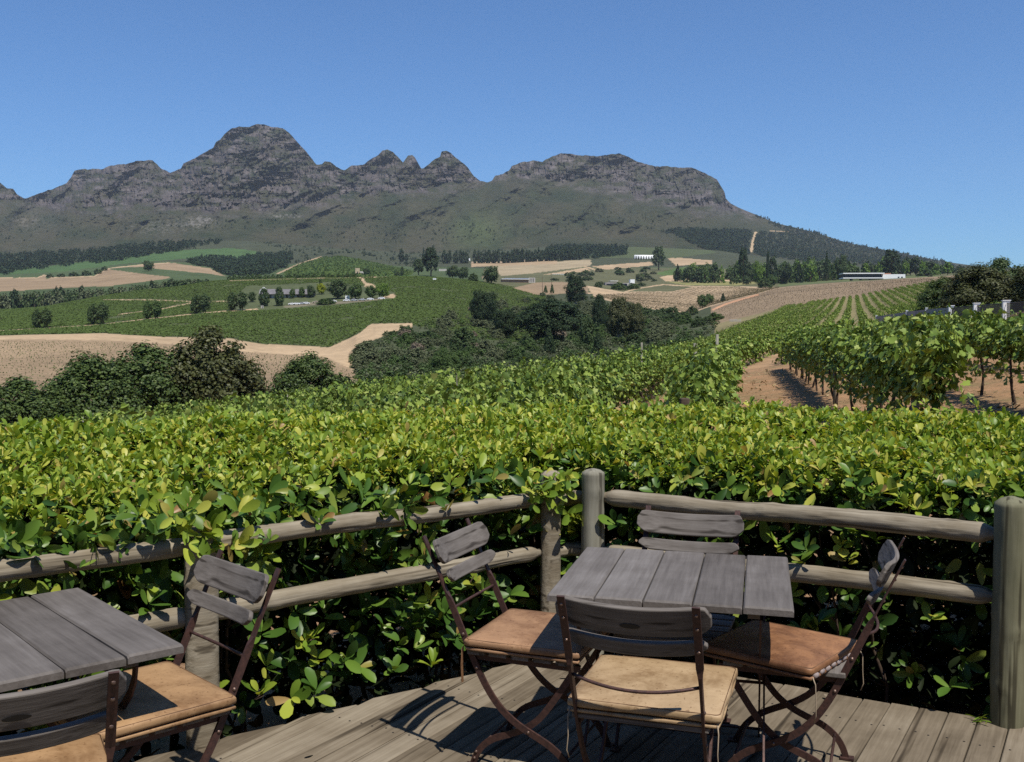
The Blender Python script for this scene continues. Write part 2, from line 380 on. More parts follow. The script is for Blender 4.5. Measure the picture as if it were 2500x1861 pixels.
sky_y = mnodes(SKY) + 1.6 * fbm(mp / 9, 0, 0, 3, 41) * sstep(1800, 1700, mp)
foot = np.interp(mp, PXS, Ty[-1]) + 3
NR = 230
sv = (np.arange(NR) / (NR - 1)) ** .93
MPX = np.broadcast_to(mp[None], (NR, len(mp)))
MY = foot[None] * (1 - sv[:, None]) + sky_y[None] * sv[:, None]           # image row of every vertex
cliff = mnodes('-900:520 0:492 110:500 180:515 300:508 430:505 500:520 600:516 700:505 790:500 850:488 930:470 1000:468 1080:462 1130:452 1200:430 1260:430 1330:436 1450:455 1560:480 1650:500 1780:522 1850:522 1900:540 2000:560 3400:600', 14)[None]
h_above = cliff + 16 * fbm(MPX / 40, MY / 16, 0, 3, 8) - MY
rock = sstep(-6, 14, h_above)
ridge = lambda u: 1 - 2 * np.abs(u)
sky_s = mnodes(SKY, 22)
sD = np.clip((foot[None] - MY) / (foot - sky_s)[None], 0, 1.25)
D = 3100 + 1900 * sD ** .9
env = sstep(0, .25, sv)[:, None]
wpx = MPX + 26 * fbm(MPX / 70, MY / 45, 0, 3, 24)
bigridge = ridge(fbm(wpx / 170 + (MY - 450) / 150, MY / 210, 0, 3, 21)) * 230 + ridge(fbm(wpx / 60 + MY / 90, MY / 75, 0, 4, 22)) * (38 + 62 * rock)
D -= env * (bigridge - 140)
led = MY / 8.5 + 1.6 * fbm(MPX / 110, MY / 50, 0, 4, 31) + .35 * fbm(MPX / 12, MY / 9, 0, 2, 32)                   # sandstone beds
fr = led - np.floor(led)
bed = _hash(np.floor(led).astype(int), np.floor(MPX / 70).astype(int) * 0, np.zeros_like(led).astype(int), 5)
bm = sstep(-.15, .35, fbm(MPX / 95, MY / 22, 0, 3, 55))
D += rock * env * bm * (40 * (fr ** 1.5 - .5) * (.3 + bed))
D += rock * env * (52 * fbm(MPX / 48, MY / 20, 0, 4, 56) + 30 * ridge(fbm(MPX / 17, MY / 12, 0, 3, 57)))
crack = ridge(fbm(MPX / 9 + .6 * fbm(MPX / 30, MY / 30, 0, 2, 3), MY / 34, 0, 3, 51))
D += rock * env * (sstep(.55, .95, crack) * 46 + 15 * fbm(MPX / 9, MY / 6, 0, 4, 52))
D += env * (1 - rock) * (34 * fbm(MPX / 30, MY / 15, 0, 5, 53) + 7 * fbm(MPX / 5, MY / 3, 0, 3, 54))
for cx, cy, cw, ch, dd in ((1085, 452, 55, 14, 70), (1700, 455, 60, 26, 70), (1720, 508, 60, 14, 60), (1600, 478, 70, 6, 60), (640, 480, 90, 7, 55), (720, 455, 60, 6, 45), (620, 415, 25, 8, 45), (745, 490, 25, 22, 60), (965, 440, 40, 18, 50), (1005, 430, 14, 14, 50), (180, 440, 16, 22, 55), (120, 500, 30, 10, 40), (560, 458, 35, 6, 40), (930, 425, 25, 8, 45)):
    D += dd * env * np.exp(-((MPX - cx) / cw) ** 2 - ((MY - cy) / ch) ** 2)       # recessed cliff bands
# a few rows behind the crest so that the range is a solid body
bx = np.concatenate([sv * 0 + 0, []])
PM = P(MPX, MY, D)
back = []
for k in range(1, 6):
    b = PM[-1].copy(); b[:, 1] += 260 * k; b[:, 0] *= b[:, 1] / PM[-1][:, 1]; b[:, 2] -= 30 + 130 * k; back.append(b)
PMall = np.concatenate([PM, np.array(back)])
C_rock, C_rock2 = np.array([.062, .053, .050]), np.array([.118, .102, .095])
C_veg, C_veg2 = np.array([.030, .039, .019]), np.array([.060, .056, .033])
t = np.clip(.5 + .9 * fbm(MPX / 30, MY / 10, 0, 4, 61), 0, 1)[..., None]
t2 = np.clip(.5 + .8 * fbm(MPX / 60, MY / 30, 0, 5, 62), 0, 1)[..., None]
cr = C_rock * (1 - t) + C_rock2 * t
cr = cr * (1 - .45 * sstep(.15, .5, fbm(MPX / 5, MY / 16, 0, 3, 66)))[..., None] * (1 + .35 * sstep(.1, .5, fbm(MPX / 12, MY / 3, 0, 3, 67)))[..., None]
cv = C_veg * (1 - t2) + C_veg2 * t2
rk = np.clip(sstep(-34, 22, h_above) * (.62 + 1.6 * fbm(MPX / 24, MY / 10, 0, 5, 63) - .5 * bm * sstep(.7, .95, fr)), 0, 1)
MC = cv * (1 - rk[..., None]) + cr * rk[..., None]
scree = np.exp(-((MPX - 480) / 45) ** 2 - ((MY - 545) / 14) ** 2) + np.exp(-((MPX - 700) / 30) ** 2 - ((MY - 528) / 5) ** 2) * 1.6 + np.exp(-((MPX - 497) / 22) ** 2 - ((MY - 535) / 5) ** 2) * 1.8 + .5 * np.exp(-((MPX - 380) / 60) ** 2 - ((MY - 555) / 18) ** 2) + .5 * np.exp(-((MPX - 60) / 60) ** 2 - ((MY - 540) / 20) ** 2)
scree = np.clip(scree * (fbm(MPX / 4, MY / 2.5, 0, 3, 71) * 2.2 + .25), 0, 1)[..., None]
scree = scree * .45
MC = MC * (1 - scree) + np.array([.26, .24, .22]) * scree
grn = (np.exp(-((MPX - 1165) / 75) ** 2 - ((MY - 565) / 45) ** 2) * .8)[..., None]
MC = MC * (1 - grn) + np.array([.062, .082, .032]) * grn

def inpoly(px, py, poly):
    poly = np.asarray(poly, float); c = np.zeros(np.broadcast(px, py).shape, bool)
    j = len(poly) - 1
    for i in range(len(poly)):
        xi, yi = poly[i]; xj, yj = poly[j]
        if yi != yj: c ^= ((yi > py) != (yj > py)) & (px < (xj - xi) * (py - yi) / (yj - yi) + xi)
        j = i
    return c
def nearline(px, py, pts, w):
    d = np.full(np.broadcast(px, py).shape, 1e9)
    for (x0, y0), (x1, y1) in zip(pts[:-1], pts[1:]):
        dx, dy = x1 - x0, y1 - y0
        u = np.clip(((px - x0) * dx + (py - y0) * dy) / (dx * dx + dy * dy), 0, 1)
        d = np.minimum(d, np.hypot(px - x0 - u * dx, (py - y0 - u * dy) * 1.6))
    return d < w
TAN = np.array([.385, .28, .17]); BRN = np.array([.25, .18, .11])
for pts, w in (([(1845, 568), (1838, 590), (1834, 614)], 3.5), ([(1880, 564), (1928, 566)], 1.6)):
    MC[nearline(MPX, MY, pts, w)] = TAN
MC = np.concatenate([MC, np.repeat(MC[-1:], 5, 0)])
def grid_faces(nr, nc):
    i = np.arange(nr - 1)[:, None] * nc; j = np.arange(nc - 1)[None]
    return np.stack([i + j, i + j + 1, i + nc + j + 1, i + nc + j], -1).reshape(-1, 4)
M['mountain'] = cover_mat('mountain', .03, .30, .95, .6, 8, .10)
mb = MB().add(PMall.reshape(-1, 3), grid_faces(*PMall.shape[:2]))
rng_o = mb.build('mountain_range', M['mountain'], smooth=False)
tag(rng_o, 'rugged grey sandstone mountain range on the skyline behind the vineyards', 'mountain', kind='structure')
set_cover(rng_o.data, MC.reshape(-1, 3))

# ---------------------------------------------------------------- land cover of the valley
PXg = np.broadcast_to(PXS[None], TY.shape); PYg = Ty
wx, wy = fbm(Xg / 9, TY / 9, 0, 3, 81) * 1.5, fbm(Xg / 9, TY / 9, 4, 3, 82) * .7
U, V_ = PXg + wx, PYg + wy
C = np.zeros(TY.shape + (3,))
SCRUB, FYN, GRASS, VGREEN, DRY = np.array([.06, .07, .036]), np.array([.058, .066, .036]), np.array([.062, .086, .036]), np.array([.075, .088, .04]), np.array([.25, .215, .12])
DIRT = np.array([.33, .215, .125])
hill = (TY >= np.interp(PXS, np.arange(len(PXS)) * 0 + PXS, KY[3])[None]) & (TY < 870) & (PXg < 1330)
block2 = (TY < KY[3][None]) & (PXg > np.interp(TY, [53, 134, 197, 240, 330, 430], [300, 1632, 1776, 1829, 1900, 1955]))
C[:] = FYN
C[TY > 870] = GRASS
C[TY > 2100] = FYN * .9
C[(TY > 870) & (PXg > 1180) & (TY < 2100)] = np.array([.10, .10, .05])
C[hill] = VGREEN
brown = (TY >= KY[3][None]) & (PXg > 1735) & (TY < 880); C[brown] = np.array([.215, .158, .10])
near_field = (TY < KY[3][None]) & (PXg < 875); C[near_field] = BRN * 1.08
rav = (TY < 700) & (PXg >= 872) & ~block2 & (PXg < 1790) & ~hill & ~brown; C[rav] = SCRUB
block2 |= (TY < KY[3][None]) & (PXg > 1745)
C[block2] = np.array([.20, .17, .085])
C[(TY < 135) & ~rav] = np.where((PXg < 700)[..., None], DIRT * .9, DIRT)[(TY < 135) & ~rav]
def paint(poly, col, y0=0, y1=9000): C[inpoly(U, V_, poly) & (TY >= y0) & (TY <= y1)] = col
def line(pts, w, col=TAN, y0=0, y1=9000): C[nearline(U, V_, pts, w) & (TY >= y0) & (TY <= y1)] = col
paint([(-900, 822), (0, 820), (72, 818), (252, 814), (397, 823), (562, 827), (649, 841), (793, 848), (802, 849), (874, 816), (906, 791), (1007, 789), (1007, 800), (960, 811), (906, 834), (860, 852), (849, 867), (874, 897), (867, 906), (823, 885), (795, 872), (700, 866), (606, 859), (382, 838), (324, 834), (144, 829), (0, 829), (-900, 832)], TAN, 100, 470)
line([(-300, 811), (0, 809), (100, 803), (238, 794), (360, 780), (505, 764), (627, 755)], 2.6, TAN * .95, 380, 870)
line([(252, 733), (360, 733), (458, 737), (559, 737)], 2.4, TAN * .95, 380, 870)
line([(288, 769), (397, 755), (469, 740)], 2.6, TAN * .95, 380, 870)
line([(560, 686), (700, 682), (780, 680), (870, 678), (950, 676)], 1.6, TAN * .9, 380, 880)
paint([(876, 679), (888, 680), (893, 690), (913, 695), (920, 703), (895, 704), (885, 692)], TAN, 380, 900)
paint([(930, 727), (945, 722), (960, 717), (968, 724), (960, 729)], TAN, 380, 900)
paint([(690, 748), (760, 738), (840, 736), (940, 727), (945, 731), (840, 741), (760, 746), (700, 752)], np.array([.17, .15, .10]), 380, 900)
paint([(-900, 690), (0, 679), (90, 679), (108, 672), (115, 682), (126, 677), (231, 675), (260, 657), (288, 661), (418, 677), (400, 682), (270, 698), (144, 704), (0, 712), (-900, 720)], BRN, 900, 3000)
paint([(288, 653), (346, 646), (411, 641), (512, 655), (551, 675), (505, 668), (378, 656), (346, 652)], BRN * 1.1, 900, 3000)
line([(-300, 690), (0, 679), (90, 679), (108, 672), (126, 678), (231, 675), (260, 657), (288, 653), (346, 647), (411, 642)], 1.8, TAN, 900, 3000)
line([(678, 668), (730, 645), (782, 628)], 2.5, TAN * .9, 900, 4000); line([(660, 625), (668, 637)], 2, TAN, 900, 4000)
paint([(690, 668), (725, 648), (790, 628), (830, 626), (870, 632), (960, 652), (1010, 664), (1000, 674), (700, 682)], np.array([.055, .105, .032]), 900, 4000)
paint([(100, 652), (300, 626), (440, 611), (560, 606), (620, 612), (650, 622), (640, 632), (450, 632), (300, 645), (150, 664), (-200, 680), (-200, 668)], np.array([.06, .105, .036]), 900, 4000)
paint([(1250, 704), (1308, 690), (1373, 688), (1434, 699), (1436, 717), (1375, 717), (1310, 722)], BRN * .95, 700, 1500)
paint([(1433, 698), (1452, 728), (1550, 748), (1679, 769), (1725, 752), (1803, 728), (1850, 718), (1905, 701), (1705, 698), (1640, 712), (1560, 712), (1522, 713)], np.array([.36, .265, .165]), 600, 1500)
line([(1664, 709), (1690, 724), (1724, 740)], 3, TAN * 1.05, 600, 1500); line([(1742, 756), (1770, 743), (1803, 733), (1850, 720)], 3.4, np.array([.46, .26, .15]), 400, 1100)
line([(1436, 716), (1522, 714), (1560, 704), (1620, 695), (1650, 697), (1700, 700)], 2, TAN, 700, 1500)
paint([(1610, 677), (1640, 671), (1686, 670), (1865, 674), (1845, 681), (1831, 685), (1720, 688), (1626, 687)], TAN * 1.05, 1000, 2200)
paint([(1626, 688), (1720, 689), (1831, 686), (1880, 690), (1800, 697), (1680, 697)], np.array([.2, .19, .075]), 1000, 2200)
paint([(1197, 651), (1398, 636), (1443, 634), (1443, 648), (1427, 652), (1296, 668), (1224, 674)], np.array([.30, .24, .15]), 1000, 3200)
paint([(1326, 671), (1429, 653), (1443, 661), (1391, 668)], TAN * .95, 1000, 3200)
paint([(1445, 650), (1589, 639), (1596, 648), (1488, 658), (1465, 657)], TAN * .9, 1000, 3200)
paint([(1628, 629), (1650, 629), (1738, 636), (1738, 645), (1650, 649)], TAN * .9, 1000, 3200)
paint([(1150, 640), (1360, 632), (1360, 645), (1150, 652)], TAN * .85, 1000, 3200)
paint([(1600, 668), (1650, 655), (1690, 650), (1695, 668), (1620, 673)], np.array([.075, .115, .035]), 1000, 3200)
line([(1428, 651), (1460, 661)], 2.5, TAN, 1000, 3000)
paint([(1900, 690), (2033, 680), (2290, 668), (2290, 675), (2033, 689), (1900, 700)], np.array([.10, .12, .05]), 880, 1500)
hill2 = inpoly(U, V_, [(1434, 600), (1500, 570), (1580, 558), (1650, 580), (1750, 617), (1650, 630), (1434, 630)])
C[hill2] = np.array([.068, .084, .036])
C *= (1 + .22 * fbm(Xg / 35, TY / 35, 0, 4, 91))[..., None]
M['valley'] = cover_mat('valley', .35, .30, .95, .5, .6, .8)
Pg = P(PXS[None], Ty, TY)
mb = MB().add(Pg.reshape(-1, 3), grid_faces(*TY.shape))
val = mb.build('valley_ground', M['valley'], smooth=True)
tag(val, 'rolling valley floor and hillsides of brown fields, tracks and scrub', 'hills', kind='structure')
set_cover(val.data, C.reshape(-1, 3))

def hitY(px, py, ymin=60, ymax=4000):
    """depth at which the sight line first meets the valley ground"""
    px, py = np.atleast_1d(np.asarray(px, float)), np.atleast_1d(np.asarray(py, float))
    c = np.clip(((px - PXS[0]) / 3).round().astype(int), 0, len(PXS) - 1)
    out = np.full(len(px), np.nan)
    for i, (ci, y) in enumerate(zip(c, py)):
        col, yy = Ty[:, ci], TY[:, ci]
        ok = np.where((col <= y) & (yy >= ymin) & (yy <= ymax))[0]
        if len(ok):
            k = ok[0]
            if k > 0 and col[k - 1] > y and yy[k - 1] >= ymin:
                f = (col[k - 1] - y) / max(col[k - 1] - col[k], 1e-6); out[i] = yy[k - 1] + f * (yy[k] - yy[k - 1])
            else: out[i] = yy[k]
    return out
def zat(X, Y):
    """height of the valley ground under world points"""
    X, Y = np.atleast_1d(X).astype(float), np.atleast_1d(Y).astype(float)
    px = 1250 + FPX * X / Y
    out = np.zeros(len(X))
    for _ in range(2):
        c = np.clip(((px - PXS[0]) / 3).round().astype(int), 0, len(PXS) - 1)
        for i, ci in enumerate(c): out[i] = np.interp(Y[i], TY[:, ci], Z[:, ci])
        px = 1250 + FPX * X / (Y * CP - (out - H) * SP)
    return out
def groundz(X, Y):
    X, Y = np.atleast_1d(X).astype(float), np.atleast_1d(Y).astype(float)
    a = near_z(X, Y)
    w = sstep(50, 60, Y)
    far = Y > 50
    if far.any(): a[far] = a[far] * (1 - w[far]) + zat(X[far], Y[far]) * w[far]
    return a
def on_ground(px, py, ymin=60, ymax=4000):
    Y = hitY(px, py, ymin, ymax); return P(px, py, Y)

# near ground: one finer sheet under deck, hedge and the first vineyard block
m, nt, b = new_mat('vineyard_soil'); L = nt.links
tc = nt.nodes.new('ShaderNodeTexCoord')
n1 = nd(nt, 'ShaderNodeTexNoise', Scale=.5, Detail=8.0, Roughness=.7); L.new(tc.outputs['Object'], n1.inputs['Vector'])
n2 = nd(nt, 'ShaderNodeTexNoise', Scale=9.0, Detail=8.0, Roughness=.75); L.new(tc.outputs['Object'], n2.inputs['Vector'])
r1 = ramp(nt, n1.outputs[0], [(.30, (.15, .135, .06)), (.42, (.25, .165, .09)), (.60, (.34, .20, .11)), (.75, (.30, .205, .125))])
r2 = ramp(nt, n2.outputs[0], [(.3, (.5, .48, .45)), (.5, (1, 1, 1)), (.72, (1.25, 1.2, 1.15))])
mx = nd(nt, 'ShaderNodeMix', _data_type='RGBA', _blend_type='MULTIPLY'); mx.inputs[0].default_value = 1
L.new(r1.outputs[0], mx.inputs[6]); L.new(r2.outputs[0], mx.inputs[7]); L.new(mx.outputs[2], b.inputs['Base Color'])
b.inputs['Roughness'].default_value = .95; b.inputs['Specular IOR Level'].default_value = .1
bp = nd(nt, 'ShaderNodeBump', Strength=.8, Distance=.06); L.new(n2.outputs[0], bp.inputs['Height']); L.new(bp.outputs[0], b.inputs['Normal'])
M['soil'] = m
gx, gy = np.meshgrid(np.arange(-60, 75.1, .5), np.arange(-12, 57.1, .5))
gz = near_z(gx, gy) + .035 * fbm(gx * 1.7, gy * 1.7, 0, 3, 14) - .35 * sstep(50, 57, gy)
o = MB().add(np.stack([gx, gy, gz], -1).reshape(-1, 3), grid_faces(*gx.shape)).build('vineyard_ground', M['soil'], smooth=True)
tag(o, 'sandy orange soil with dry grass between the near vine rows', 'ground', kind='structure')
# ================================================================ deck
LP, LD, NL = np.array([-1.11, 3.98]), np.array([.782, .624]), np.array([-.624, .782])
CN = np.array([.30, 5.10]); RD, NRR = np.array([.874, -.486]), np.array([.486, .874])
BA = math.radians(-31.1); BN = np.array([math.cos(BA), math.sin(BA)]); BD = np.array([-math.sin(BA), math.cos(BA)])
mb = MB(); w = .1135; step = .1175
for i in range(-42, 40):
    u0 = i * step + .02; zj = R.normal(0, .0012)
    e = []
    for u in (u0, u0 + w / 2, u0 + w):
        vl = (NL @ LP - NL @ BN * u) / (NL @ BD); vr = (NRR @ CN - NRR @ BN * u) / (NRR @ BD)
        e.append(min(vl, vr))
    mid = e[1] + R.normal(0, .006)
    va, vb = mid + .75 * (e[0] - e[1]), mid + .75 * (e[2] - e[1])
    c = .004
    sec = [(0, -.032), (w, -.032), (w, -c), (w - c, 0), (c, 0), (0, -c)]
    V = []
    ks = 7
    for k in range(ks):
        for (x, z) in sec:
            f = x / w; v1 = va * (1 - f) + vb * f
            if k == ks - 1: v, zz = v1, z - (.004 if z > -.01 else 0)
            elif k == ks - 2: v, zz = v1 - .006, z
            else: v, zz = -4.5 + (v1 - .01 + 4.5) * k / (ks - 2), z
            V.append((u0 + x + .0015 * math.sin(k * 2.1 + i), v, zz + zj))
    for vv in np.arange(math.floor(mid / .55) * .55 - .12, -1.0, -.55):
        for xx in (.028, w - .028):
            a8 = np.arange(7) / 7 * 2 * np.pi; cx_, cy_ = u0 + xx + R.normal(0, .004), vv + R.normal(0, .006)
            if vv < mid - .05: mb.add(np.stack([cx_ + .0048 * np.cos(a8), cy_ + .0048 * np.sin(a8), np.full(7, zj + .0012)], -1), np.arange(7)[None], 1)
    n = 6; ii = np.arange(ks - 1)[:, None] * n; j = np.arange(n)[None]; j2 = (j + 1) % n
    F = np.stack([ii + j, ii + j2, ii + n + j2, ii + n + j], -1).reshape(-1, 4)
    mb.add(V, [F, np.arange(n)[None] + (ks - 1) * n, np.arange(n)[None, ::-1]])
deck = mb.build('deck', [M['deck_wood'], M['nail']]); deck.rotation_euler = (0, 0, BA)
tag(deck, 'weathered timber terrace deck with boards running away at an angle', 'deck', kind='structure')
def edge_beam(p, d, n, s0, s1):
    a, c = p + d * s0 - n * .10, p + d * s1 - n * .10
    return [(a[0], a[1], -.11), (c[0], c[1], -.11)]
mb = MB()
for (p, d, n, s0, s1) in ((LP, LD, NL, -5, 1.78), (CN, RD, NRR, 0, 4.5)):
    q = edge_beam(p, d, n, s0, s1); mb.sweep(q, np.array([n[0], n[1], 0]), np.array([0, 0, 1.]), .05, .15)
beam = mb.build('deck_beam', M['deck_under']); tag(beam, 'dark bearer beam under the edge of the timber deck', 'beam', kind='structure')

# ================================================================ post and rail fences
def weather(r, n, k, seed, length):
    """drying cracks and knots: radius per ring and angle"""
    th = np.linspace(0, 2 * np.pi, n, endpoint=False)[None]; t = np.linspace(0, 1, k)[:, None]; g = np.random.default_rng(seed + 500)
    f = np.ones((k, n))
    for _ in range(int(5 + 3 * length)):
        c0, t0, ln = g.uniform(0, 6.28), g.random(), g.uniform(.06, .22)
        c = c0 + .25 * vnoise(t * 4, seed, _, 91); dth = (th - c + np.pi) % (2 * np.pi) - np.pi
        f -= g.uniform(.05, .13) * np.exp(-(dth / .085) ** 2) * np.exp(-((t - t0) / ln) ** 4)
    for _ in range(int(2 + 3 * length)):
        c0, t0 = g.uniform(0, 6.28), g.random(); dth = (th - c0 + np.pi) % (2 * np.pi) - np.pi; dl = (t - t0) * length
        q = (dth * .04) ** 2 + dl ** 2; f += .12 * np.exp(-q / .0005) - .14 * np.exp(-q / .00007)
    f += .03 * vnoise(th * 3 + 0 * t, t * 14 * length, seed, 92)
    return r[:, None] * f
def pole(mb, a, b, r0, r1, n=44, k=150, seed=0, bend=.006, ends=True):
    a, b = np.array(a, float), np.array(b, float); t = np.linspace(0, 1, k)
    pts = a[None] * (1 - t[:, None]) + b[None] * t[:, None]
    pts[:, 2] += bend * vnoise(t * 3.1, seed, 0, 3); pts[:, 1] += bend * vnoise(t * 3.7, seed + 9, 0, 4)
    r = (r0 * (1 - t) + r1 * t) * (1 + .05 * vnoise(t * 9, seed + 2, 0, 5) + .03 * vnoise(t * 30, seed, 0, 6))
    if ends:
        Ln = np.linalg.norm(b - a); d = np.minimum(t, 1 - t) * Ln
        r = r * (.55 + .45 * sstep(0, .07, d))
    return mb.tube(pts, weather(r, n, k, seed, np.linalg.norm(b - a)), n, wob=.012)
def post(mb, x, y, z0, z1, r, n=44, dome=.02, sx=1.0, sy=1.0, seed=0):
    zs = np.concatenate([np.linspace(z0, z1 - dome - .012, 60), [z1 - dome, z1 - dome * .35, z1]])
    rr = np.concatenate([np.full(60, r), [r * .97, r * .62, r * .12]]) * (1 + .02 * vnoise(zs * 5, seed, 0, 8))
    pts = np.stack([np.full(len(zs), 0.), 0 * zs, zs], -1)
    wr = weather(np.full(len(zs), 1.), n, len(zs), seed, z1 - z0); mb2 = MB().tube(pts, rr[:, None] * (1 + (wr - 1) * .75), n, wob=.008); V = np.concatenate(mb2.V) * np.array([sx, sy, 1]) + np.array([x, y, 0])
    return mb.add(V, mb2.F)
aL, aR = math.atan2(LD[1], LD[0]), math.atan2(RD[1], RD[0])
fl = thing('rail_fence', 'round pole rail fence with flat split post along the slanting left deck edge', 'fence', (LP[0], LP[1], 0), aL)
for zr, r0, sd in ((.79, .040, 1), (.515, .041, 5)):
    pole(MB(), (-4.5, .03, zr + .02), (-.16, .03, zr), r0, r0 * .98, seed=sd).build('rail', M['rail_wood'], fl, True)
    pole(MB(), (-.13, .03, zr + .005), (1.62, .03, zr + .005), r0, r0 * .9, seed=sd + 2).build('rail', M['rail_wood'], fl, True)
    pole(MB(), (1.66, .03, zr - .01), (1.98, .05, zr - .02), .036, .034, seed=sd + 3, k=30).build('rail', M['rail_wood'], fl, True)
post(MB(), -.15, -.005, -.35, .88, .066, sx=1, sy=.62, seed=2, dome=.012).build('post', M['rail_wood'], fl, True)
post(MB(), 1.68, .01, -.35, .94, .056, sx=1.0, sy=.8, seed=4, dome=.02).build('post', M['rail_wood'], fl, True)
post(MB(), -2.1, -.005, -.35, .93, .062, sx=1, sy=.7, seed=12, dome=.012).build('post', M['rail_wood'], fl, True)
fr_ = thing('rail_fence', 'round pole rail fence with thick round posts on the right deck edge', 'fence', (CN[0], CN[1], 0), aR)
for zr, r0, sd in ((.79, .042, 21), (.515, .041, 25)):
    pole(MB(), (.17, .03, zr + .01), (1.98, .03, zr), r0, r0 * 1.02, seed=sd).build('rail', M['rail_wood'], fr_, True)
    pole(MB(), (2.1, .03, zr), (4.6, .03, zr), r0, r0, seed=sd + 2).build('rail', M['rail_wood'], fr_, True)
    pole(MB(), (-.14, .04, zr), (.10, .03, zr), .036, .034, seed=sd + 3, k=12).build('rail', M['rail_wood'], fr_, True)
post(MB(), .125, .01, -.35, .945, .0585, seed=6).build('post', M['post_wood'], fr_, True)
post(MB(), 2.035, -.015, -.02, .955, .067, seed=7, dome=.028).build('post', M['post_green'], fr_, True)
post(MB(), 4.2, 0, -.35, .95, .064, seed=8).build('post', M['post_wood'], fr_, True)

# ================================================================ laurel hedge
lt = np.array([0, .16, .42, .7, .9, 1.0]); lw = np.array([.03, .12, .19, .215, .14, .015])
def leaf_template(fold=.10, arch=.14):
    V = []
    for t, w_ in zip(lt, lw):
        zc = arch * (t - t * t * 1.6)
        V += [(-w_, t, zc + fold * w_ / .26), (0, t, zc), (w_, t, zc + fold * w_ / .26)]
    F = []
    for i in range(len(lt) - 1):
        a = i * 3; F += [(a, a + 1, a + 4, a + 3), (a + 1, a + 2, a + 5, a + 4)]
    return np.array(V), [np.array(F)]
LT, LF = leaf_template()
LT2, LF2 = leaf_template(.05, -.10)
def rosettes(mb, pos, axis, nl, size, tilt0, tilt1, m):
    """clusters of leaves round a shoot tip"""
    n = len(pos); cnt = R.integers(nl[0], nl[1] + 1, n)
    idx = np.repeat(np.arange(n), cnt); k = len(idx)
    ax = unit(axis)[idx]
    ref = np.where(np.abs(ax[:, 2:3]) < .9, np.array([[0, 0, 1.]]), np.array([[1., 0, 0]]))
    a1 = unit(np.cross(ax, ref)); a2 = np.cross(ax, a1)
    ph = R.random(n)[idx] * 6.28 + (np.arange(k) - np.concatenate([[0], np.cumsum(cnt)[:-1]])[idx]) * 2.4 + R.normal(0, .3, k)
    rad = np.cos(ph)[:, None] * a1 + np.sin(ph)[:, None] * a2
    tl = np.radians(R.uniform(tilt0, tilt1, k))[:, None]
    ydir = unit(np.cos(tl) * ax + np.sin(tl) * rad + R.normal(0, .12, (k, 3)))
    nrm = unit(np.sin(tl) * ax - np.cos(tl) * rad + R.normal(0, .18, (k, 3)))
    Rm = frames(nrm, ydir)
    sz = size * R.uniform(.5, 1.45, k) * R.uniform(.8, 1.2, n)[idx]
    p = pos[idx] + ydir * .006 + ax * R.uniform(-.035, .01, k)[:, None]
    half = R.random(k) < .6
    mb.scatter(LT, LF, p[half], Rm[half], np.stack([sz * R.uniform(.85, 1.25, k), sz, sz], -1)[half], m)
    mb.scatter(LT2, LF2, p[~half], Rm[~half], np.stack([sz * R.uniform(.8, 1.2, k), sz, sz], -1)[~half], m)
W0, W1 = .17, 1.82
def hedge_xy(n, wdist):
    """random points of the hedge strip: xy, outward normal, w"""
    A = np.array([5.4 * 1.0, 5.2 * 1.0, 1.17 * .95]); A = A / A.sum()
    k = R.choice(3, n, p=A); w_ = wdist(n); s = R.random(n)
    xy = np.zeros((n, 2)); nn = np.zeros((n, 2))
    a = k == 0; q = -3.6 + 5.4 * s[a]; xy[a] = LP + q[:, None] * LD + w_[a, None] * NL; nn[a] = NL
    a = k == 1; q = 5.2 * s[a]; xy[a] = CN + q[:, None] * RD + w_[a, None] * NRR; nn[a] = NRR
    a = k == 2; t0, t1 = math.atan2(NL[1], NL[0]), math.atan2(NRR[1], NRR[0]); th = t0 + (t1 - t0) * s[a]
    nn[a] = np.stack([np.cos(th), np.sin(th)], -1); xy[a] = CN + w_[a, None] * nn[a]
    return xy, nn, w_
def ztop(xy, w_):
    u = (w_ - W0) / (W1 - W0)
    return .985 + .13 * sstep(0, .8, u) - .10 * np.exp(-(u / .05) ** 2) + .05 * fbm(xy[:, 0] * 1.3, xy[:, 1] * 1.3, 0, 3, 17) + .03 * vnoise(xy[:, 0] * 6, xy[:, 1] * 6, 0, 18)
hd = thing('hedge', 'clipped bright green broad-leaved hedge behind the rail fences', 'hedge', (CN[0], CN[1], -.25))
mb = MB()
off = np.array([CN[0], CN[1], -.25])
# clipped top
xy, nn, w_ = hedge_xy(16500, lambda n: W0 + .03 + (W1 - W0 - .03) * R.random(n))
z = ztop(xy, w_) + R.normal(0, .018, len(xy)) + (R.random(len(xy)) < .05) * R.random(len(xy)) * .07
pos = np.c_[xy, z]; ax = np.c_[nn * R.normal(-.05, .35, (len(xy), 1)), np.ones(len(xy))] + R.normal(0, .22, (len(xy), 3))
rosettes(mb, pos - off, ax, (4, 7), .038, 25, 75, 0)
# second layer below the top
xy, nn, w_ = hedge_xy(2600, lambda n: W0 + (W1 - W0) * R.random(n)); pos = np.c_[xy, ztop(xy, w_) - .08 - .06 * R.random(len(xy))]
rosettes(mb, pos - off, R.normal(0, .6, (len(xy), 3)) + [0, 0, 1], (4, 6), .07, 40, 85, 1)
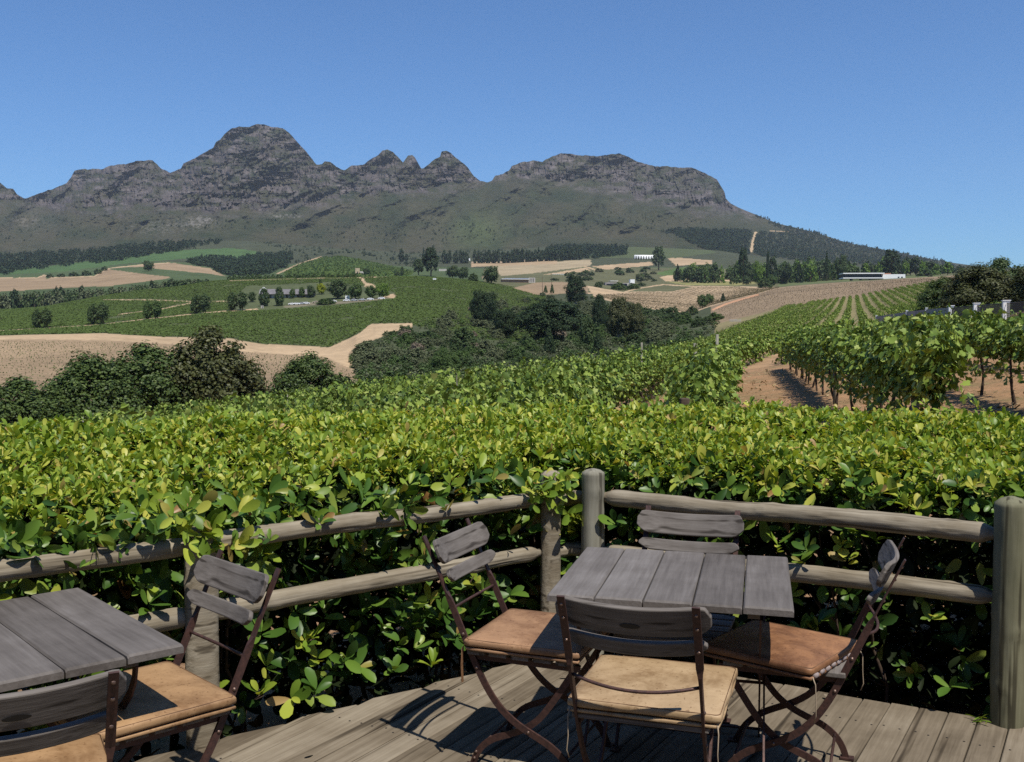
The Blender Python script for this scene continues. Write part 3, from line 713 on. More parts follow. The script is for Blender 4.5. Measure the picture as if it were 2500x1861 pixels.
# face towards the deck: dense above the top rail, thinning below
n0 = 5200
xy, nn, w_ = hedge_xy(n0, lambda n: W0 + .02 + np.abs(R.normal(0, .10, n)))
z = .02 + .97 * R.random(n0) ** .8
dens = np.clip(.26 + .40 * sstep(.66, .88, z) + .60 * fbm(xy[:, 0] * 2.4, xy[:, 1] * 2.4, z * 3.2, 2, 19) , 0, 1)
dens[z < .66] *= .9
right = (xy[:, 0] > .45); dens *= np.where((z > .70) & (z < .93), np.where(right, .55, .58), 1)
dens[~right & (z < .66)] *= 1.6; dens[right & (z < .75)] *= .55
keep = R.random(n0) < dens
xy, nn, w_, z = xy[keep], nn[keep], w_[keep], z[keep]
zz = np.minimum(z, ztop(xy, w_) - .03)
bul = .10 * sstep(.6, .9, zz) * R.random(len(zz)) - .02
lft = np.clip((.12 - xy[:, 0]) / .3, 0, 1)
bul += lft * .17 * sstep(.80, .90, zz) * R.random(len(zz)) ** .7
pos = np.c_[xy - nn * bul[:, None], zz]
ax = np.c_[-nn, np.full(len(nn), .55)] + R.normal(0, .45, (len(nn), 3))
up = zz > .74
lit = up & (R.random(len(zz)) < .35)  # some face leaves take the bright top colour to look sunlit
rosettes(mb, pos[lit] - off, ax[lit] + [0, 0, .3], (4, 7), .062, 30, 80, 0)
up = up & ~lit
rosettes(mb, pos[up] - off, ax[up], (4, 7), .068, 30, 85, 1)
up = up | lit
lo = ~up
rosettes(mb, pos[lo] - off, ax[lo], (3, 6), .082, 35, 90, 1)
# brighter shoots that push out between the rails
ns = 340
xy, nn, w_ = hedge_xy(ns, lambda n: R.uniform(.0, .18, n)); z = R.choice([.62, .68, .40, .28, .18, .12], ns) + R.normal(0, .05, ns)
rt = xy[:, 0] > .45; k2 = ~rt | (R.random(ns) < .45)
h2 = R.random(ns) < .45
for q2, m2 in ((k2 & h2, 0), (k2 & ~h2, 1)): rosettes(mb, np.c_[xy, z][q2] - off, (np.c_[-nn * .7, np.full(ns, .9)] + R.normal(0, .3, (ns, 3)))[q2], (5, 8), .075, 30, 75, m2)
# sprays lying over the left rails and round the posts
nz = 120; q = R.uniform(-3.4, 1.75, nz); wv = R.uniform(-.05, .10, nz); xy = LP + q[:, None] * LD + wv[:, None] * NL
z = np.where(R.random(nz) < .75, R.normal(.86, .04, nz), R.normal(.60, .06, nz))
rosettes(mb, np.c_[xy, z] - off, np.c_[np.tile(-NL * .8, (nz, 1)), R.normal(.25, .5, nz)] + R.normal(0, .4, (nz, 3)), (4, 7), .066, 30, 85, 1)
pz = np.repeat([[1.66, .02], [-.15, .0]], 16, 0) + R.normal(0, .10, (32, 2)) * [1, .5]; xy = LP + pz[:, :1] * LD - (.05 + np.abs(pz[:, 1:])) * NL * .6
rosettes(mb, np.c_[xy, R.normal(.84, .08, 32)] - off, np.c_[np.tile(-NL, (32, 1)), np.full(32, .4)] + R.normal(0, .4, (32, 3)), (4, 7), .062, 30, 85, 0)
# inner leaves, with the shade put into their near-black colour
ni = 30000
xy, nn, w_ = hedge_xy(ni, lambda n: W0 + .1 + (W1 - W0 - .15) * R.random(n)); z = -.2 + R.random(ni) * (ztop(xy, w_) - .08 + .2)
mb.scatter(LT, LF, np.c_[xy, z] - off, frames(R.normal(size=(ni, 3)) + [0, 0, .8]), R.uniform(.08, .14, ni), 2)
# back face
nb = 1500
xy, nn, w_ = hedge_xy(nb, lambda n: W1 - np.abs(R.normal(0, .06, n))); z = .1 + .95 * R.random(nb)
rosettes(mb, np.c_[xy, np.minimum(z, ztop(xy, w_))] - off, np.c_[nn, np.full(nb, .5)] + R.normal(0, .4, (nb, 3)), (4, 6), .07, 30, 85, 1)
mb.build('foliage', [M['hedge_top'], M['hedge_side'], M['hedge_shade']], hd, smooth=True)
mb = MB()
nstem = 90
xy, nn, w_ = hedge_xy(nstem, lambda n: R.uniform(.3, .9, n))
for i in range(nstem):
    p0 = np.array([xy[i, 0], xy[i, 1], -.4]); k = 7; t = np.linspace(0, 1, k)
    lean = R.normal(0, .14, 2) - nn[i] * R.uniform(0, .10)
    hgt = R.uniform(.95, 1.3)
    pts = np.stack([p0[0] + lean[0] * t + .02 * R.normal(size=k), p0[1] + lean[1] * t + .02 * R.normal(size=k), p0[2] + hgt * t], -1)
    mb.tube(pts - off, .011 * (1 - .65 * t), 6)
    for q in range(6):
        s0 = pts[R.integers(2, k - 1)]; d = unit(np.r_[-nn[i] * R.uniform(.2, 1) + R.normal(0, .5, 2), R.uniform(.1, .9)])
        l2 = R.uniform(.08, .22); mb.tube(np.array([s0, s0 + d * l2 * .5 + R.normal(0, .01, 3), s0 + d * l2]) - off, [.006, .0045, .002], 5)
mb.build('branch_tangle', M['vine_wood'], hd, True)

# ================================================================ furniture
def RZ(a): return np.array([[math.cos(a), -math.sin(a), 0], [math.sin(a), math.cos(a), 0], [0, 0, 1]])
def make_table(name, label, c, rz, wx, ly, zt=.72):
    t = thing(name, label, 'table', (c[0], c[1], 0), rz)
    mb = MB(); n = 5; pw = wx / n
    for i in range(n):
        x0 = -wx / 2 + i * pw + .002; x1 = x0 + pw - .004; dy = R.normal(0, .004); dz = R.normal(0, .0012); ty = ly / 2
        ks = 9; c_ = .005; V = []
        sec = [(x0, -.026), (x1, -.026), (x1, -c_), (x1 - c_, 0), (x0 + c_, 0), (x0, -c_)]
        for k in range(ks):
            f = k / (ks - 1)
            for (x, z) in sec:
                drop = .006 if (k in (0, ks - 1) and z > -.01) else 0
                yy = -ty + 2 * ty * f
                if k == 1: yy = -ty + .008
                if k == ks - 2: yy = ty - .008
                V.append((x, yy + dy, zt + z - drop + dz + .0015 * vnoise(x * 5, yy * 4, i, 9)))
        m6 = 6; ii = np.arange(ks - 1)[:, None] * m6; j = np.arange(m6)[None]; j2 = (j + 1) % m6
        mb.add(V, [np.stack([ii + j, ii + j2, ii + m6 + j2, ii + m6 + j], -1).reshape(-1, 4), np.arange(m6)[None] + (ks - 1) * m6, np.arange(m6)[None, ::-1]])
    mb.build('tabletop', M['table_wood'], t)
    for sx in (-1, 1):
        fm = MB(); fm.box((sx * (wx / 2 - .13), 0, zt - .042), (.04, ly * .86, .028)); fm.build('batten', M['table_wood'], t)
        for sy in (-1, 1):
            q = np.linspace(0, 1, 15); y = sy * (ly * .40) * (1 - 2 * q) ; z = (zt - .06) * (1 - q)
            y = sy * ly * .40 * np.cos(q * np.pi) * (.75 + .25 * np.abs(np.cos(q * np.pi)))
            pts = np.stack([np.full(15, sx * (wx / 2 - .10) + .008 * sy), y, z], -1)
            T = unit(np.gradient(pts, axis=0)); B = np.cross(T, np.array([1., 0, 0]))
            MB().sweep(pts, np.array([1., 0, 0]), B, .007, .026).build('leg', M['rust'], t)
    for y_, z_ in ((-ly * .40, .03), (ly * .40, .03), (0, (zt - .06) / 2)):
        MB().tube([(-wx / 2 + .09, y_, z_), (wx / 2 - .09, y_, z_)], .006, 8).build('stretcher', M['rust'], t, True)
    return t
T1C, T1A = np.array([.622, 3.72]), math.radians(-14.0)
make_table('table', 'square grey slatted wooden table in the middle of the right terrace corner', T1C, T1A, .83, .81)
T2C, T2A = np.array([-1.56, 2.915]), math.radians(42)
make_table('table', 'grey plank table cut off by the left edge of the photo', T2C, T2A, .83, .885)

def slat(wd, h, th, curve=.032, lower=False):
    n = 29; x = np.linspace(-wd / 2, wd / 2, n); a = np.abs(x)
    r = .032; e = np.clip((a - (wd / 2 - r)) / r, 0, 1)
    zt = h / 2 - (.42 * h) * (1 - np.sqrt(1 - .98 * e ** 2)) - (.006 if not lower else .002) * np.cos(x / wd * np.pi * 1.0) * 0
    e2 = np.clip((a - (wd / 2 - .05)) / .05, 0, 1)
    zb = -h / 2 + h * (.30 if not lower else .5) * e2 ** 2
    zb = np.minimum(zb, zt - .012)
    y = curve * (x / (wd / 2)) ** 2
    V = np.concatenate([np.stack([x, y - th / 2, zb], -1), np.stack([x, y - th / 2, zt], -1), np.stack([x, y + th / 2, zt], -1), np.stack([x, y + th / 2, zb], -1)])
    i = np.arange(n - 1)[:, None]
    F = np.concatenate([np.concatenate([a_ * n + i, a_ * n + i + 1, b_ * n + i + 1, b_ * n + i], 1) for a_, b_ in ((0, 1), (1, 2), (2, 3), (3, 0))])
    F2 = np.array([[0, n, 2 * n, 3 * n], [n - 1, 4 * n - 1, 3 * n - 1, 2 * n - 1]])
    return V, [F, F2]
REC = math.atan(.46)
TILT = np.array([[1, 0, 0], [0, math.cos(REC), -math.sin(REC)], [0, math.sin(REC), math.cos(REC)]])   # leans back
def on_back(V, z, dy=.012):
    yb = -.215 - (z - .45) * .46
    return V @ TILT.T + np.array([0, yb + dy, z])
A_SIDE = np.array([(-.405, .862), (-.37, .79), (-.335, .713), (-.305, .647), (-.26, .548), (-.215, .45), (-.178, .37), (-.135, .295), (-.085, .235), (-.02, .188), (.05, .158), (.115, .128), (.165, .085), (.20, .03), (.208, 0)])
B_SIDE = np.array([(.205, .44), (.165, .375), (.11, .29), (.055, .215), (.0, .172), (-.06, .145), (-.125, .122), (-.175, .085), (-.205, .035), (-.212, 0)])
def smooth_path(p, n=40):
    t = np.r_[0, np.cumsum(np.linalg.norm(np.diff(p, axis=0), axis=1))]; q = np.linspace(0, t[-1], n)
    v = np.stack([np.interp(q, t, p[:, 0]), np.interp(q, t, p[:, 1])], -1)
    for _ in range(3): v[1:-1] = .25 * v[:-2] + .5 * v[1:-1] + .25 * v[2:]
    return v
def rivet(mb, p, ax, r=.006):
    ax = unit(np.array(ax, float)); p = np.array(p, float)
    return mb.tube([p, p + ax * .002, p + ax * .0045], [r, r * .85, r * .3], 8, m=1)
def make_chair():
    t = thing('folding_chair', 'folding chair', 'chair')
    P1 = smooth_path(A_SIDE); P2 = smooth_path(B_SIDE, 32)
    for sx in (-1, 1):
        mb = MB(); z = P1[:, 1]; f = sstep(.66, .62, z)          # flat to the slats above, edge-on below
        pts = np.stack([np.full(len(P1), sx * .195), P1[:, 0], P1[:, 1]], -1); T = unit(np.gradient(pts, axis=0)); B = np.cross(T, np.array([1., 0, 0]))
        mb.sweep(pts, np.array([1., 0, 0]), B, .023 * (1 - f) + .009 * f, .006 * (1 - f) + .024 * f, 0)
        bk = np.array([0, -math.cos(REC), -math.sin(REC)])
        for zz in (.835, .79, .715):
            yb = -.215 - (zz - .45) * .46; rivet(mb, (sx * .195, yb - .003, zz), bk)
        for (y_, zz) in ((-.24, .505), (-.185, .385), (.02, .17)): rivet(mb, (sx * .200, y_, zz), (sx, 0, 0), .007)
        mb.box((sx * .195, .212, .004), (.035, .05, .007))
        mb.build('leg', [M['rust'], M['rivet']], t)
        mb = MB(); pts = np.stack([np.full(len(P2), sx * .178), P2[:, 0], P2[:, 1]], -1); T = unit(np.gradient(pts, axis=0)); B = np.cross(T, np.array([1., 0, 0]))
        mb.sweep(pts, np.array([1., 0, 0]), B, .008, .024); mb.box((sx * .178, -.215, .004), (.035, .05, .007))
        for (y_, zz) in ((-.195, .06), (-.202, .035)): rivet(mb, (sx * .183, y_, zz), (sx, 0, 0), .006)
        mb.build('leg', [M['rust'], M['rivet']], t)
        MB().sweep([(sx * .187, -.20, .425), (sx * .187, .215, .425)], np.array([1., 0, 0]), np.array([0, 0, 1.]), .008, .022).build('seat_rail', M['rust'], t)
    for h, zz, lo in ((.098, .795, False), (.05, .706, True)):
        V, F = slat(.46 if not lo else .43, h, .016, .034, lo)
        s = MB().add(on_back(V, zz), F).build('back_slat', M['slat_wood'], t); bevel(s, .004)
    a = np.linspace(0, 2 * np.pi, 21)[:-1]
    V = np.stack([.030 * np.cos(a), np.full(20, -.0093), .009 * np.sin(a) - .012], -1); V = np.concatenate([V, V * [.9, 1, .9] - [0, .0006, 0]])
    MB().add(on_back(V, .795), [np.stack([np.arange(20), (np.arange(20) + 1) % 20, (np.arange(20) + 1) % 20 + 20, np.arange(20) + 20], -1), np.arange(20, 40)[None]]).build('grip_shade_disc', M['black_metal'], t)  # dark disc on the slat imitates the shade of a grip hole
    mb = MB()
    for i in range(5): mb.box((0, -.185 + i * .087, .444 + .001 * (i % 2)), (.42, .07, .018))
    bevel(mb.build('seat', M['slat_wood'], t), .003)
    q = np.linspace(-1, 1, 17)
    MB().tube(np.stack([q * .19, -.285 - .035 * (1 - q ** 2), .595 - .02 * (1 - q ** 2)], -1), .0055, 8).build('stretcher', M['rust'], t, True)
    MB().tube([(-.195, .16, .09), (.195, .16, .09)], .0055, 8).build('stretcher', M['rust'], t, True)
    MB().tube([(-.178, -.17, .09), (.178, -.17, .09)], .0055, 8).build('stretcher', M['rust'], t, True)
    return t
CH0 = make_chair()
def dup(root, loc, rz, label=None, group=None):
    r = root.copy(); COL.objects.link(r); r.location = loc; r.rotation_euler = (0, 0, rz)
    if label: r['label'] = label
    if group: r['group'] = group
    for ch in list(root.children):
        c = ch.copy(); COL.objects.link(c); c.parent = r
        for g in ch.children:
            d = g.copy(); COL.objects.link(d); d.parent = c
    return r
used = [0]
def place_chair(c, F, label):
    rz = math.atan2(-F[0], F[1])
    if not used[0]:
        used[0] = 1; CH0.location = (c[0], c[1], 0); CH0.rotation_euler = (0, 0, rz); CH0['label'] = label; CH0['group'] = 'folding chairs on the terrace'; return CH0
    return dup(CH0, (c[0], c[1], 0), rz, label, 'folding chairs on the terrace')

def rounded_box(w, d, h, r, n=12, puff=.006, seed=0):
    V, F = [], []
    q = np.linspace(-1, 1, n)
    q = np.sign(q) * np.abs(q) ** .75
    hf = np.array([w, d, h]) / 2
    base = 0
    for axn in range(3):
        for sg in (-1, 1):
            a, b_ = np.meshgrid(q, q, indexing='ij'); c = np.full_like(a, sg)
            p = [None] * 3; p[axn] = c; p[(axn + 1) % 3] = a; p[(axn + 2) % 3] = b_
            p = np.stack(p, -1).reshape(-1, 3) * hf
            core = np.clip(p, -(hf - r), hf - r); dd = p - core
            pos = core + r * unit(dd + 1e-12)
            f = grid_faces(n, n) + base
            F.append(f if sg < 0 else f[:, ::-1]); V.append(pos); base += n * n
    V = np.concatenate(V); u, v = V[:, 0] / hf[0], V[:, 1] / hf[1]
    top = V[:, 2] > 0
    V[top, 2] += (puff * (1 - u ** 2) * (1 - v ** 2) + .003 * vnoise(V[:, 0] * 16, V[:, 1] * 16, seed, 6) * (1 - u ** 4) * (1 - v ** 4))[top]
    V[:, :2] += .003 * np.stack([vnoise(V[:, 0] * 9, V[:, 1] * 9, seed + 3, 7), vnoise(V[:, 0] * 9, V[:, 1] * 9, seed + 7, 7)], -1)
    V2, inv = np.unique(np.round(V, 5), axis=0, return_inverse=True)
    return V2, inv.ravel()[np.concatenate(F)]
def make_cushion(label, c, F, mat, w=.465, d=.455, seed=0, strap=None, ties=True, foam=False):
    rz = math.atan2(-F[0], F[1])
    t = thing('seat_cushion', label, 'cushion', (c[0], c[1], .454), rz, 'leather seat cushions')
    V, Fc = rounded_box(w, d, .032, .014, seed=seed, puff=.004); V[:, 2] += .030
    MB().add(V, Fc).build('cover', M[mat], t, True)
    V, Fc = rounded_box(w - .008, d - .006, .012, .005, puff=0, seed=seed + 5); V[:, 2] += .0065; V[:, 1] -= .002
    MB().add(V, Fc).build('bottom_flap', M[mat], t, True)
    hw, hd_, r = w / 2 - .006, d / 2 - .006, .018
    a = np.linspace(0, np.pi / 2, 6)
    pts = np.concatenate([np.stack([sx * (hw - r) + r * np.cos(a + k * np.pi / 2), sy * (hd_ - r) + r * np.sin(a + k * np.pi / 2), np.full(6, .0425)], -1) for k, (sx, sy) in enumerate(((1, 1), (-1, 1), (-1, -1), (1, -1)))])
    pts = np.concatenate([pts, pts[:1]])
    MB().tube(pts, .0014, 6).build('seam', M['thread'], t, True)
    if ties:
        for sx in (-1, 1):
            x0 = sx * (w / 2 - .012)
            pts = [(x0, -d / 2 + .004, .012), (x0 + sx * .004, -d / 2 - .008, -.01), (x0 + sx * .002, -d / 2 - .01, -.07), (x0 + sx * .006, -d / 2 - .012, -.115), (x0, -d / 2 - .004, -.14)]
            MB().tube(pts, [.0022, .002, .0018, .0018, .002], 7).build('tie', M['cord'], t, True)
    if strap:
        x0 = strap * (w / 2 - .02)
        s = MB().sweep([(x0, -d / 2 + .002, .02), (x0, -d / 2 - .012, .005), (x0 + .004, -d / 2 - .014, -.06), (x0 + .002, -d / 2 - .012, -.125)], np.array([1., 0, 0]), np.array([0, 1., 0]), .014, .003)
        rivet(s, (x0, -d / 2 - .0145, -.005), (0, -1, 0), .005); rivet(s, (x0 + .003, -d / 2 - .0145, -.118), (0, -1, 0), .005)
        s.build('strap', [M[mat], M['steel']], t)
    if foam:
        mb = MB()
        for i in range(9):
            V, Fc = rounded_box(.034, .02, .016, .0075, 5, 0); mb.add(V + [-w / 2 + .04 + i * .047, -d / 2 + .004, .012 + .002 * (i % 2)], Fc)
        mb.build('foam_filling', M['foam'], t, True)
    return t
c1, F1 = np.array([.454, 3.178]), np.array([.318, .948])
place_chair(c1, F1, 'folding chair with its back to the camera in front of the right-hand table')
make_cushion('pale tan leather cushion on the chair with its back to the camera', c1 + [.012, 0], F1, 'tan_leather', .475, .465, 1)
c2, F2 = np.array([.115, 3.765]), np.array([.927, -.375])
place_chair(c2, F2, 'folding chair at the left side of the right-hand table, before the rail fence')
make_cushion('reddish brown leather cushion on the chair left of the right-hand table', c2, F2, 'russet_leather', .46, .45, 2, strap=1, ties=False)
c3, F3 = np.array([1.018, 3.655]), np.array([-.934, .358])
place_chair(c3, F3, 'folding chair seen edge-on at the right side of the table, nearest the thick post')
make_cushion('worn dark brown leather cushion lying askew on the edge-on chair by the thick post', np.array([.985, 3.60]), np.array([-.76, .65]), 'brown_leather', .43, .43, 3, ties=True, foam=True)
c4, F4 = np.array([.66, 3.965]), np.array([-.33, -.944])
place_chair(c4, F4, 'folding chair facing the camera behind the table, backrest against the right rail fence')
c5, F5 = np.array([-1.185, 3.065]), np.array([-.72, -.69])
place_chair(c5, F5, 'folding chair with tilted grey backrest before the flat split fence post')
make_cushion('orange tan leather cushion half shaded by the left plank table', c5 + [.0, .0], F5, 'orange_leather', .48, .46, 4, strap=1, ties=False)
c6, F6 = np.array([-1.257, 2.46]), np.array([-.48, .877])
place_chair(c6, F6, 'folding chair cut off by the lower left corner of the photo')
make_cushion('orange tan leather cushion at the very bottom left of the photo', c6, F6, 'orange_leather', .465, .455, 5)

# fallen bits on the boards
sp = G(2400, 1762, .006)[()]
t = thing('fallen_twig', 'small green sprig of leaves lying on the deck beside the thick post', 'twig', sp)
mb = MB(); k = 14
mb.scatter(LT, LF, np.c_[R.normal(0, .02, (k, 2)), R.uniform(.002, .012, k)], frames(R.normal(0, .4, (k, 3)) + [0, 0, 1], R.normal(size=(k, 3)) * [1, .4, .1]), np.stack([np.full(k, .02), R.uniform(.03, .06, k), np.full(k, .03)], -1))
mb.build('leaf_spray', M['hedge_top'], t, True)
MB().tube([(-.05, .0, .004), (0, .008, .006), (.07, -.012, .003)], .0018, 6).build('stalk', M['vine_wood'], t, True)
for (px, py, lab, ang) in ((2028, 1708, 'small dry curled leaf on the deck boards beneath the edge-on chair', .4), (1390, 1652, 'small dry leaf on the deck beside the round grey corner post', 1.9), (765, 1840, 'tiny brown leaf scrap on the deck boards near the bottom left', 2.6)):
    o = MB().scatter(LT2, LF2, np.zeros((1, 3)), np.eye(3)[None], np.array([.045])).build('fallen_leaf', M['leaf_dry'], None, True)
    o.location = tuple(G(px, py, .008)); o.rotation_euler = (.2, .1, ang); tag(o, lab, 'leaf')
# ================================================================ vines
vl_pts = np.array([(0, -.05, 0), (.30, -.16, 0), (.52, .10, 0), (.40, .30, 0), (.50, .55, 0), (.22, .62, 0), (0, 1.0, 0), (-.22, .62, 0), (-.50, .55, 0), (-.40, .30, 0), (-.52, .10, 0), (-.30, -.16, 0), (0, .28, 0)])
VT = vl_pts.copy(); VT[:, 2] = .16 * np.abs(VT[:, 0]) - .12 * (VT[:, 1] - .3) ** 2; VT[12, 2] = -.02
VF = [np.array([[i, (i + 1) % 12, 12] for i in range(12)])]
QT = np.array([(-.5, 0, 0), (.5, 0, 0), (.5, 1, .0), (-.5, 1, .0)]); QF = [np.array([[0, 1, 2, 3]])]
DT = np.array([(0, -.1, 0), (.46, .3, .12), (.3, .85, 0), (0, 1, -.1), (-.3, .85, 0), (-.46, .3, .12)]); DF = [np.array([[0, 1, 2, 3], [0, 3, 4, 5]])]
def vine_foliage(p0, p1, per_m, size, zlo, zhi, half, near=True, shoots=.06, seed=0, ends=True):
    """leaf positions, normals along a trellised row"""
    L_ = np.hypot(*(p1 - p0)); n = int(L_ * per_m); d = (p1 - p0) / L_; nx = np.array([d[1], -d[0]])
    ns = max(n // 13, 1)
    s0 = np.clip(np.round(R.random(ns) * L_ / 1.25) * 1.25 + R.normal(0, .36, ns), 0, L_)
    vig = .90 + .13 * vnoise(s0 * .5, seed, 0, 31)                       # vigour changes along the row
    A = half * R.uniform(.15, 1.15, ns) * np.where(R.random(ns) < .5, -1, 1) * vig; top = (zhi - zlo) * R.uniform(.55, 1.04, ns) * vig
    dp = R.uniform(.42, .95, ns); ds = R.normal(0, .28, ns); tall = R.random(ns) < shoots; dp[tall] = .5; top[tall] = (zhi - zlo) * R.uniform(1.05, 1.25, tall.sum()); A[tall] *= .6
    k = R.integers(0, ns, n); t = R.uniform(.08, 1, n)
    a = A[k] * t ** 1.15 + R.normal(0, .05, n); s = s0[k] + ds[k] * t + R.normal(0, .05, n)
    z = zlo + .05 + top[k] * np.sin(t * np.pi * dp[k]) - .22 * np.clip(dp[k] - .6, 0, 1) * t + R.normal(0, .045, n)
    dr = R.random(n) < .05; z[dr] = zlo - R.random(dr.sum()) ** 1.5 * .3
    xy = p0 + s[:, None] * d + a[:, None] * nx
    nrm = np.c_[nx[None] * (np.sign(a) * .8)[:, None], np.full(n, .55)] + R.normal(0, .55, (n, 3))
    return xy, z, nrm, s
def gnarled(mb, base, h, r, seed):
    k = 9; t = np.linspace(0, 1, k)
    pts = np.stack([.13 * vnoise(t * 2.3, seed, 0, 33) * t ** .5, .13 * vnoise(t * 2.3, seed, 5, 34) * t ** .5, -.1 + (h + .1) * t], -1) + base
    mb.tube(pts, r * (1.25 - .45 * t) * (1 + .25 * vnoise(t * 8, seed, 0, 35)), 7)
    return pts[-1]
AZ1 = math.radians(12.9); D1 = np.array([math.sin(AZ1), math.cos(AZ1)]); N1 = np.array([D1[1], -D1[0]])
def row_pts(x16, y0, y1): return np.array([x16 + (y0 - 16) * math.tan(AZ1), y0]), np.array([x16 + (y1 - 16) * math.tan(AZ1), y1])
def vine_row(name, label, p0, p1, per_m, size, zlo, zhi, half, group, trunks=0, posts=(), tmpl='v', mat='vine', extra=None):
    z0 = float(groundz(p0[0], p0[1])[0]); t = thing(name, label, 'vine row', (p0[0], p0[1], z0), 0, group)
    off = np.array([p0[0], p0[1], z0])
    xy, z, nrm, s = vine_foliage(p0, p1, per_m, size, zlo, zhi, half, seed=R.integers(0, 99))
    if extra is not None:
        e = [vine_foliage(*a) for a in extra]
        xy = np.concatenate([xy] + [q[0] for q in e]); z = np.concatenate([z] + [q[1] for q in e]); nrm = np.concatenate([nrm] + [q[2] for q in e])
    # ground heights on a coarse line, then interpolated
    L_ = np.hypot(*(p1 - p0)); d = (p1 - p0) / L_; u = (xy - p0) @ d; q = np.linspace(-2, max(L_, u.max()) + 1, 150); gz_ = groundz(p0[0] + d[0] * q, p0[1] + d[1] * q)
    u = (xy - p0) @ d; gzz = np.interp(u, q, gz_)
    pos = np.c_[xy, gzz + z] - off
    sz = size * R.uniform(.6, 1.25, len(pos))
    TVv, TFv = {'v': (VT, VF), 'd': (DT, DF), 'q': (QT, QF)}[tmpl]
    down = np.c_[R.normal(0, .8, (len(pos), 2)), R.uniform(-1, .1, len(pos))]
    mb = MB().scatter(TVv, TFv, pos, frames(nrm, down), sz)
    mb.build('foliage', M[mat], t, tmpl == 'v')
    for i in range(trunks):
        ss = .4 + (L_ - .8) * (i + .9 * R.random()) / max(trunks, 1); b = np.r_[p0 + d * ss, 0]; b[2] = np.interp(ss, q, gz_)
        tm = MB(); tip = gnarled(tm, b - off, zlo + .25, .025, i * 7.3)
        for sg in (-1, 1): tm.tube([tip, tip + [d[0] * .2 * sg, d[1] * .2 * sg, .12], tip + [d[0] * .5 * sg, d[1] * .5 * sg, .16]], [.022, .016, .01], 6)
        tm.build('trunk', M['vine_wood'], t, True)
    for ss, hh, rr in posts:
        b = np.r_[p0 + d * ss, 0]; b[2] = np.interp(ss, q, gz_)
        MB().tube([b - off + [0, 0, -.2], b - off + [0, 0, hh * .5], b - off + [0, 0, hh]], [rr, rr, rr * .95], 10).build('trellis_post', M['post_wood'], t, True)
    return t
GR1 = 'vine rows behind the hedge'
A0, A1 = row_pts(5.85, 11.2, 45)
vine_row('vine_row', 'leafy vine row with bare trunks and a deep shadow, right of the dirt path', A0, A1, 1000, .09, .70, 1.58, .40, GR1, 18, [(1.2, 1.0, .05), (12, 1.5, .035), (24, 1.5, .035)], extra=[(A0 + [.05, .2], A0 + D1 * 2.0, 110, .10, .10, .75, .28)])
B0, B1 = row_pts(8.55, 10, 50)
vine_row('vine_row', 'vine row with bare trunks standing in the sun at the right edge of the photo', B0, B1, 680, .092, .70, 1.46, .42, GR1, 22, [(5, 1.5, .04), (16, 1.5, .035)])
B0, B1 = row_pts(11.2, 10, 52)
vine_row('vine_row', 'vine row showing as a band of leaves just below the white wall pillars', B0, B1, 230, .11, .5, 1.22, .45, GR1, 12, [(14, 1.75, .022)])
for i, x16 in enumerate((14.0, 16.8, 19.6, 22.4, 25.2, 28)):
    B0, B1 = row_pts(x16, 20, 54)
    vine_row('vine_row', 'farther vine row whose crest rises before the grey and white boundary wall', B0, B1, 120, .13, .4, 1.1, .45, 'vine rows below the boundary wall', 0, [(12 + 3 * i, 1.6, .02)], 'd')
B0, B1 = row_pts(3.05, 13.0, 41)
vine_row('vine_row', 'bushy vine row spilling over the left side of the open dirt path', B0, B1, 950, .086, .35, 1.42, .60, GR1, 10, [(-.6, .92, .06), (14, 1.95, .04)])
B0, B1 = row_pts(.75, 10, 47.5)
vine_row('vine_row', 'vine row ending in bare trunks beside the grey trellis post, left of the path', B0, B1, 860, .085, .45, 1.5, .5, GR1, 18, [(20, 1.95, .03)])
for i in range(12):
    x16 = -1.65 - 2.4 * i; y0 = (9.2, 8.6, 8.2, 8, 8, 8.5, 10, 12, 14, 17, 20, 24)[i]
    B0, B1 = row_pts(x16, y0, 50 + .3 * i)
    vine_row('vine_row', 'dense vine row among the overlapping rows behind the middle and left hedge', B0, B1, 720 if i < 5 else 340, .085 if i < 5 else .125, .35, 1.5, .6, 'overlapping vine rows beyond the hedge', 0, [(14 + (i * 5) % 9, 1.72, .02)] * (i % 2), 'v' if i < 3 else 'd')
# second block: rows fanning up the slope
AZ2 = math.atan(.3416); D2 = np.array([math.sin(AZ2), math.cos(AZ2)]); N2 = np.array([D2[1], -D2[0]])
def b2_end(u):                       # rows stop at the brown field
    for v in np.arange(500, 60, -4.0):
        p = u * N2 + v * D2
        if p[1] < 60: break
        px = 1250 + FPX * p[0] / p[1]
        if p[1] < np.interp(px, PXS, KY[3]) - 4: return v
    return 60
for i in range(24):
    u = -23.5 + 2.5 * i
    v0 = 52 / D2[1] - u * N2[1] / D2[1]
    if u > 6: v0 += (u - 6) * 6.2
    v1 = b2_end(u)
    if i < 3: v1 = min(v1, 400)
    if v1 - v0 < 15: continue
    p0, p1 = u * N2 + v0 * D2, u * N2 + v1 * D2
    parts = []
    vine_row('vine_row', 'long vine row fanning up the slope towards the bare brown field', p0, p0 + D2 * min(45, v1 - v0), 120, .2, .35, 1.45, .62, 'vine rows fanning up the slope', 0, [(3, 1.5, .025)], 'd', 'vine',
             extra=[(p0 + D2 * 45, p0 + D2 * min(120, v1 - v0), 52, .32, .3, 1.45, .70)] * (v1 - v0 > 50) + [(p0 + D2 * 120, p1, 30, .42, .3, 1.4, .72)] * (v1 - v0 > 130))

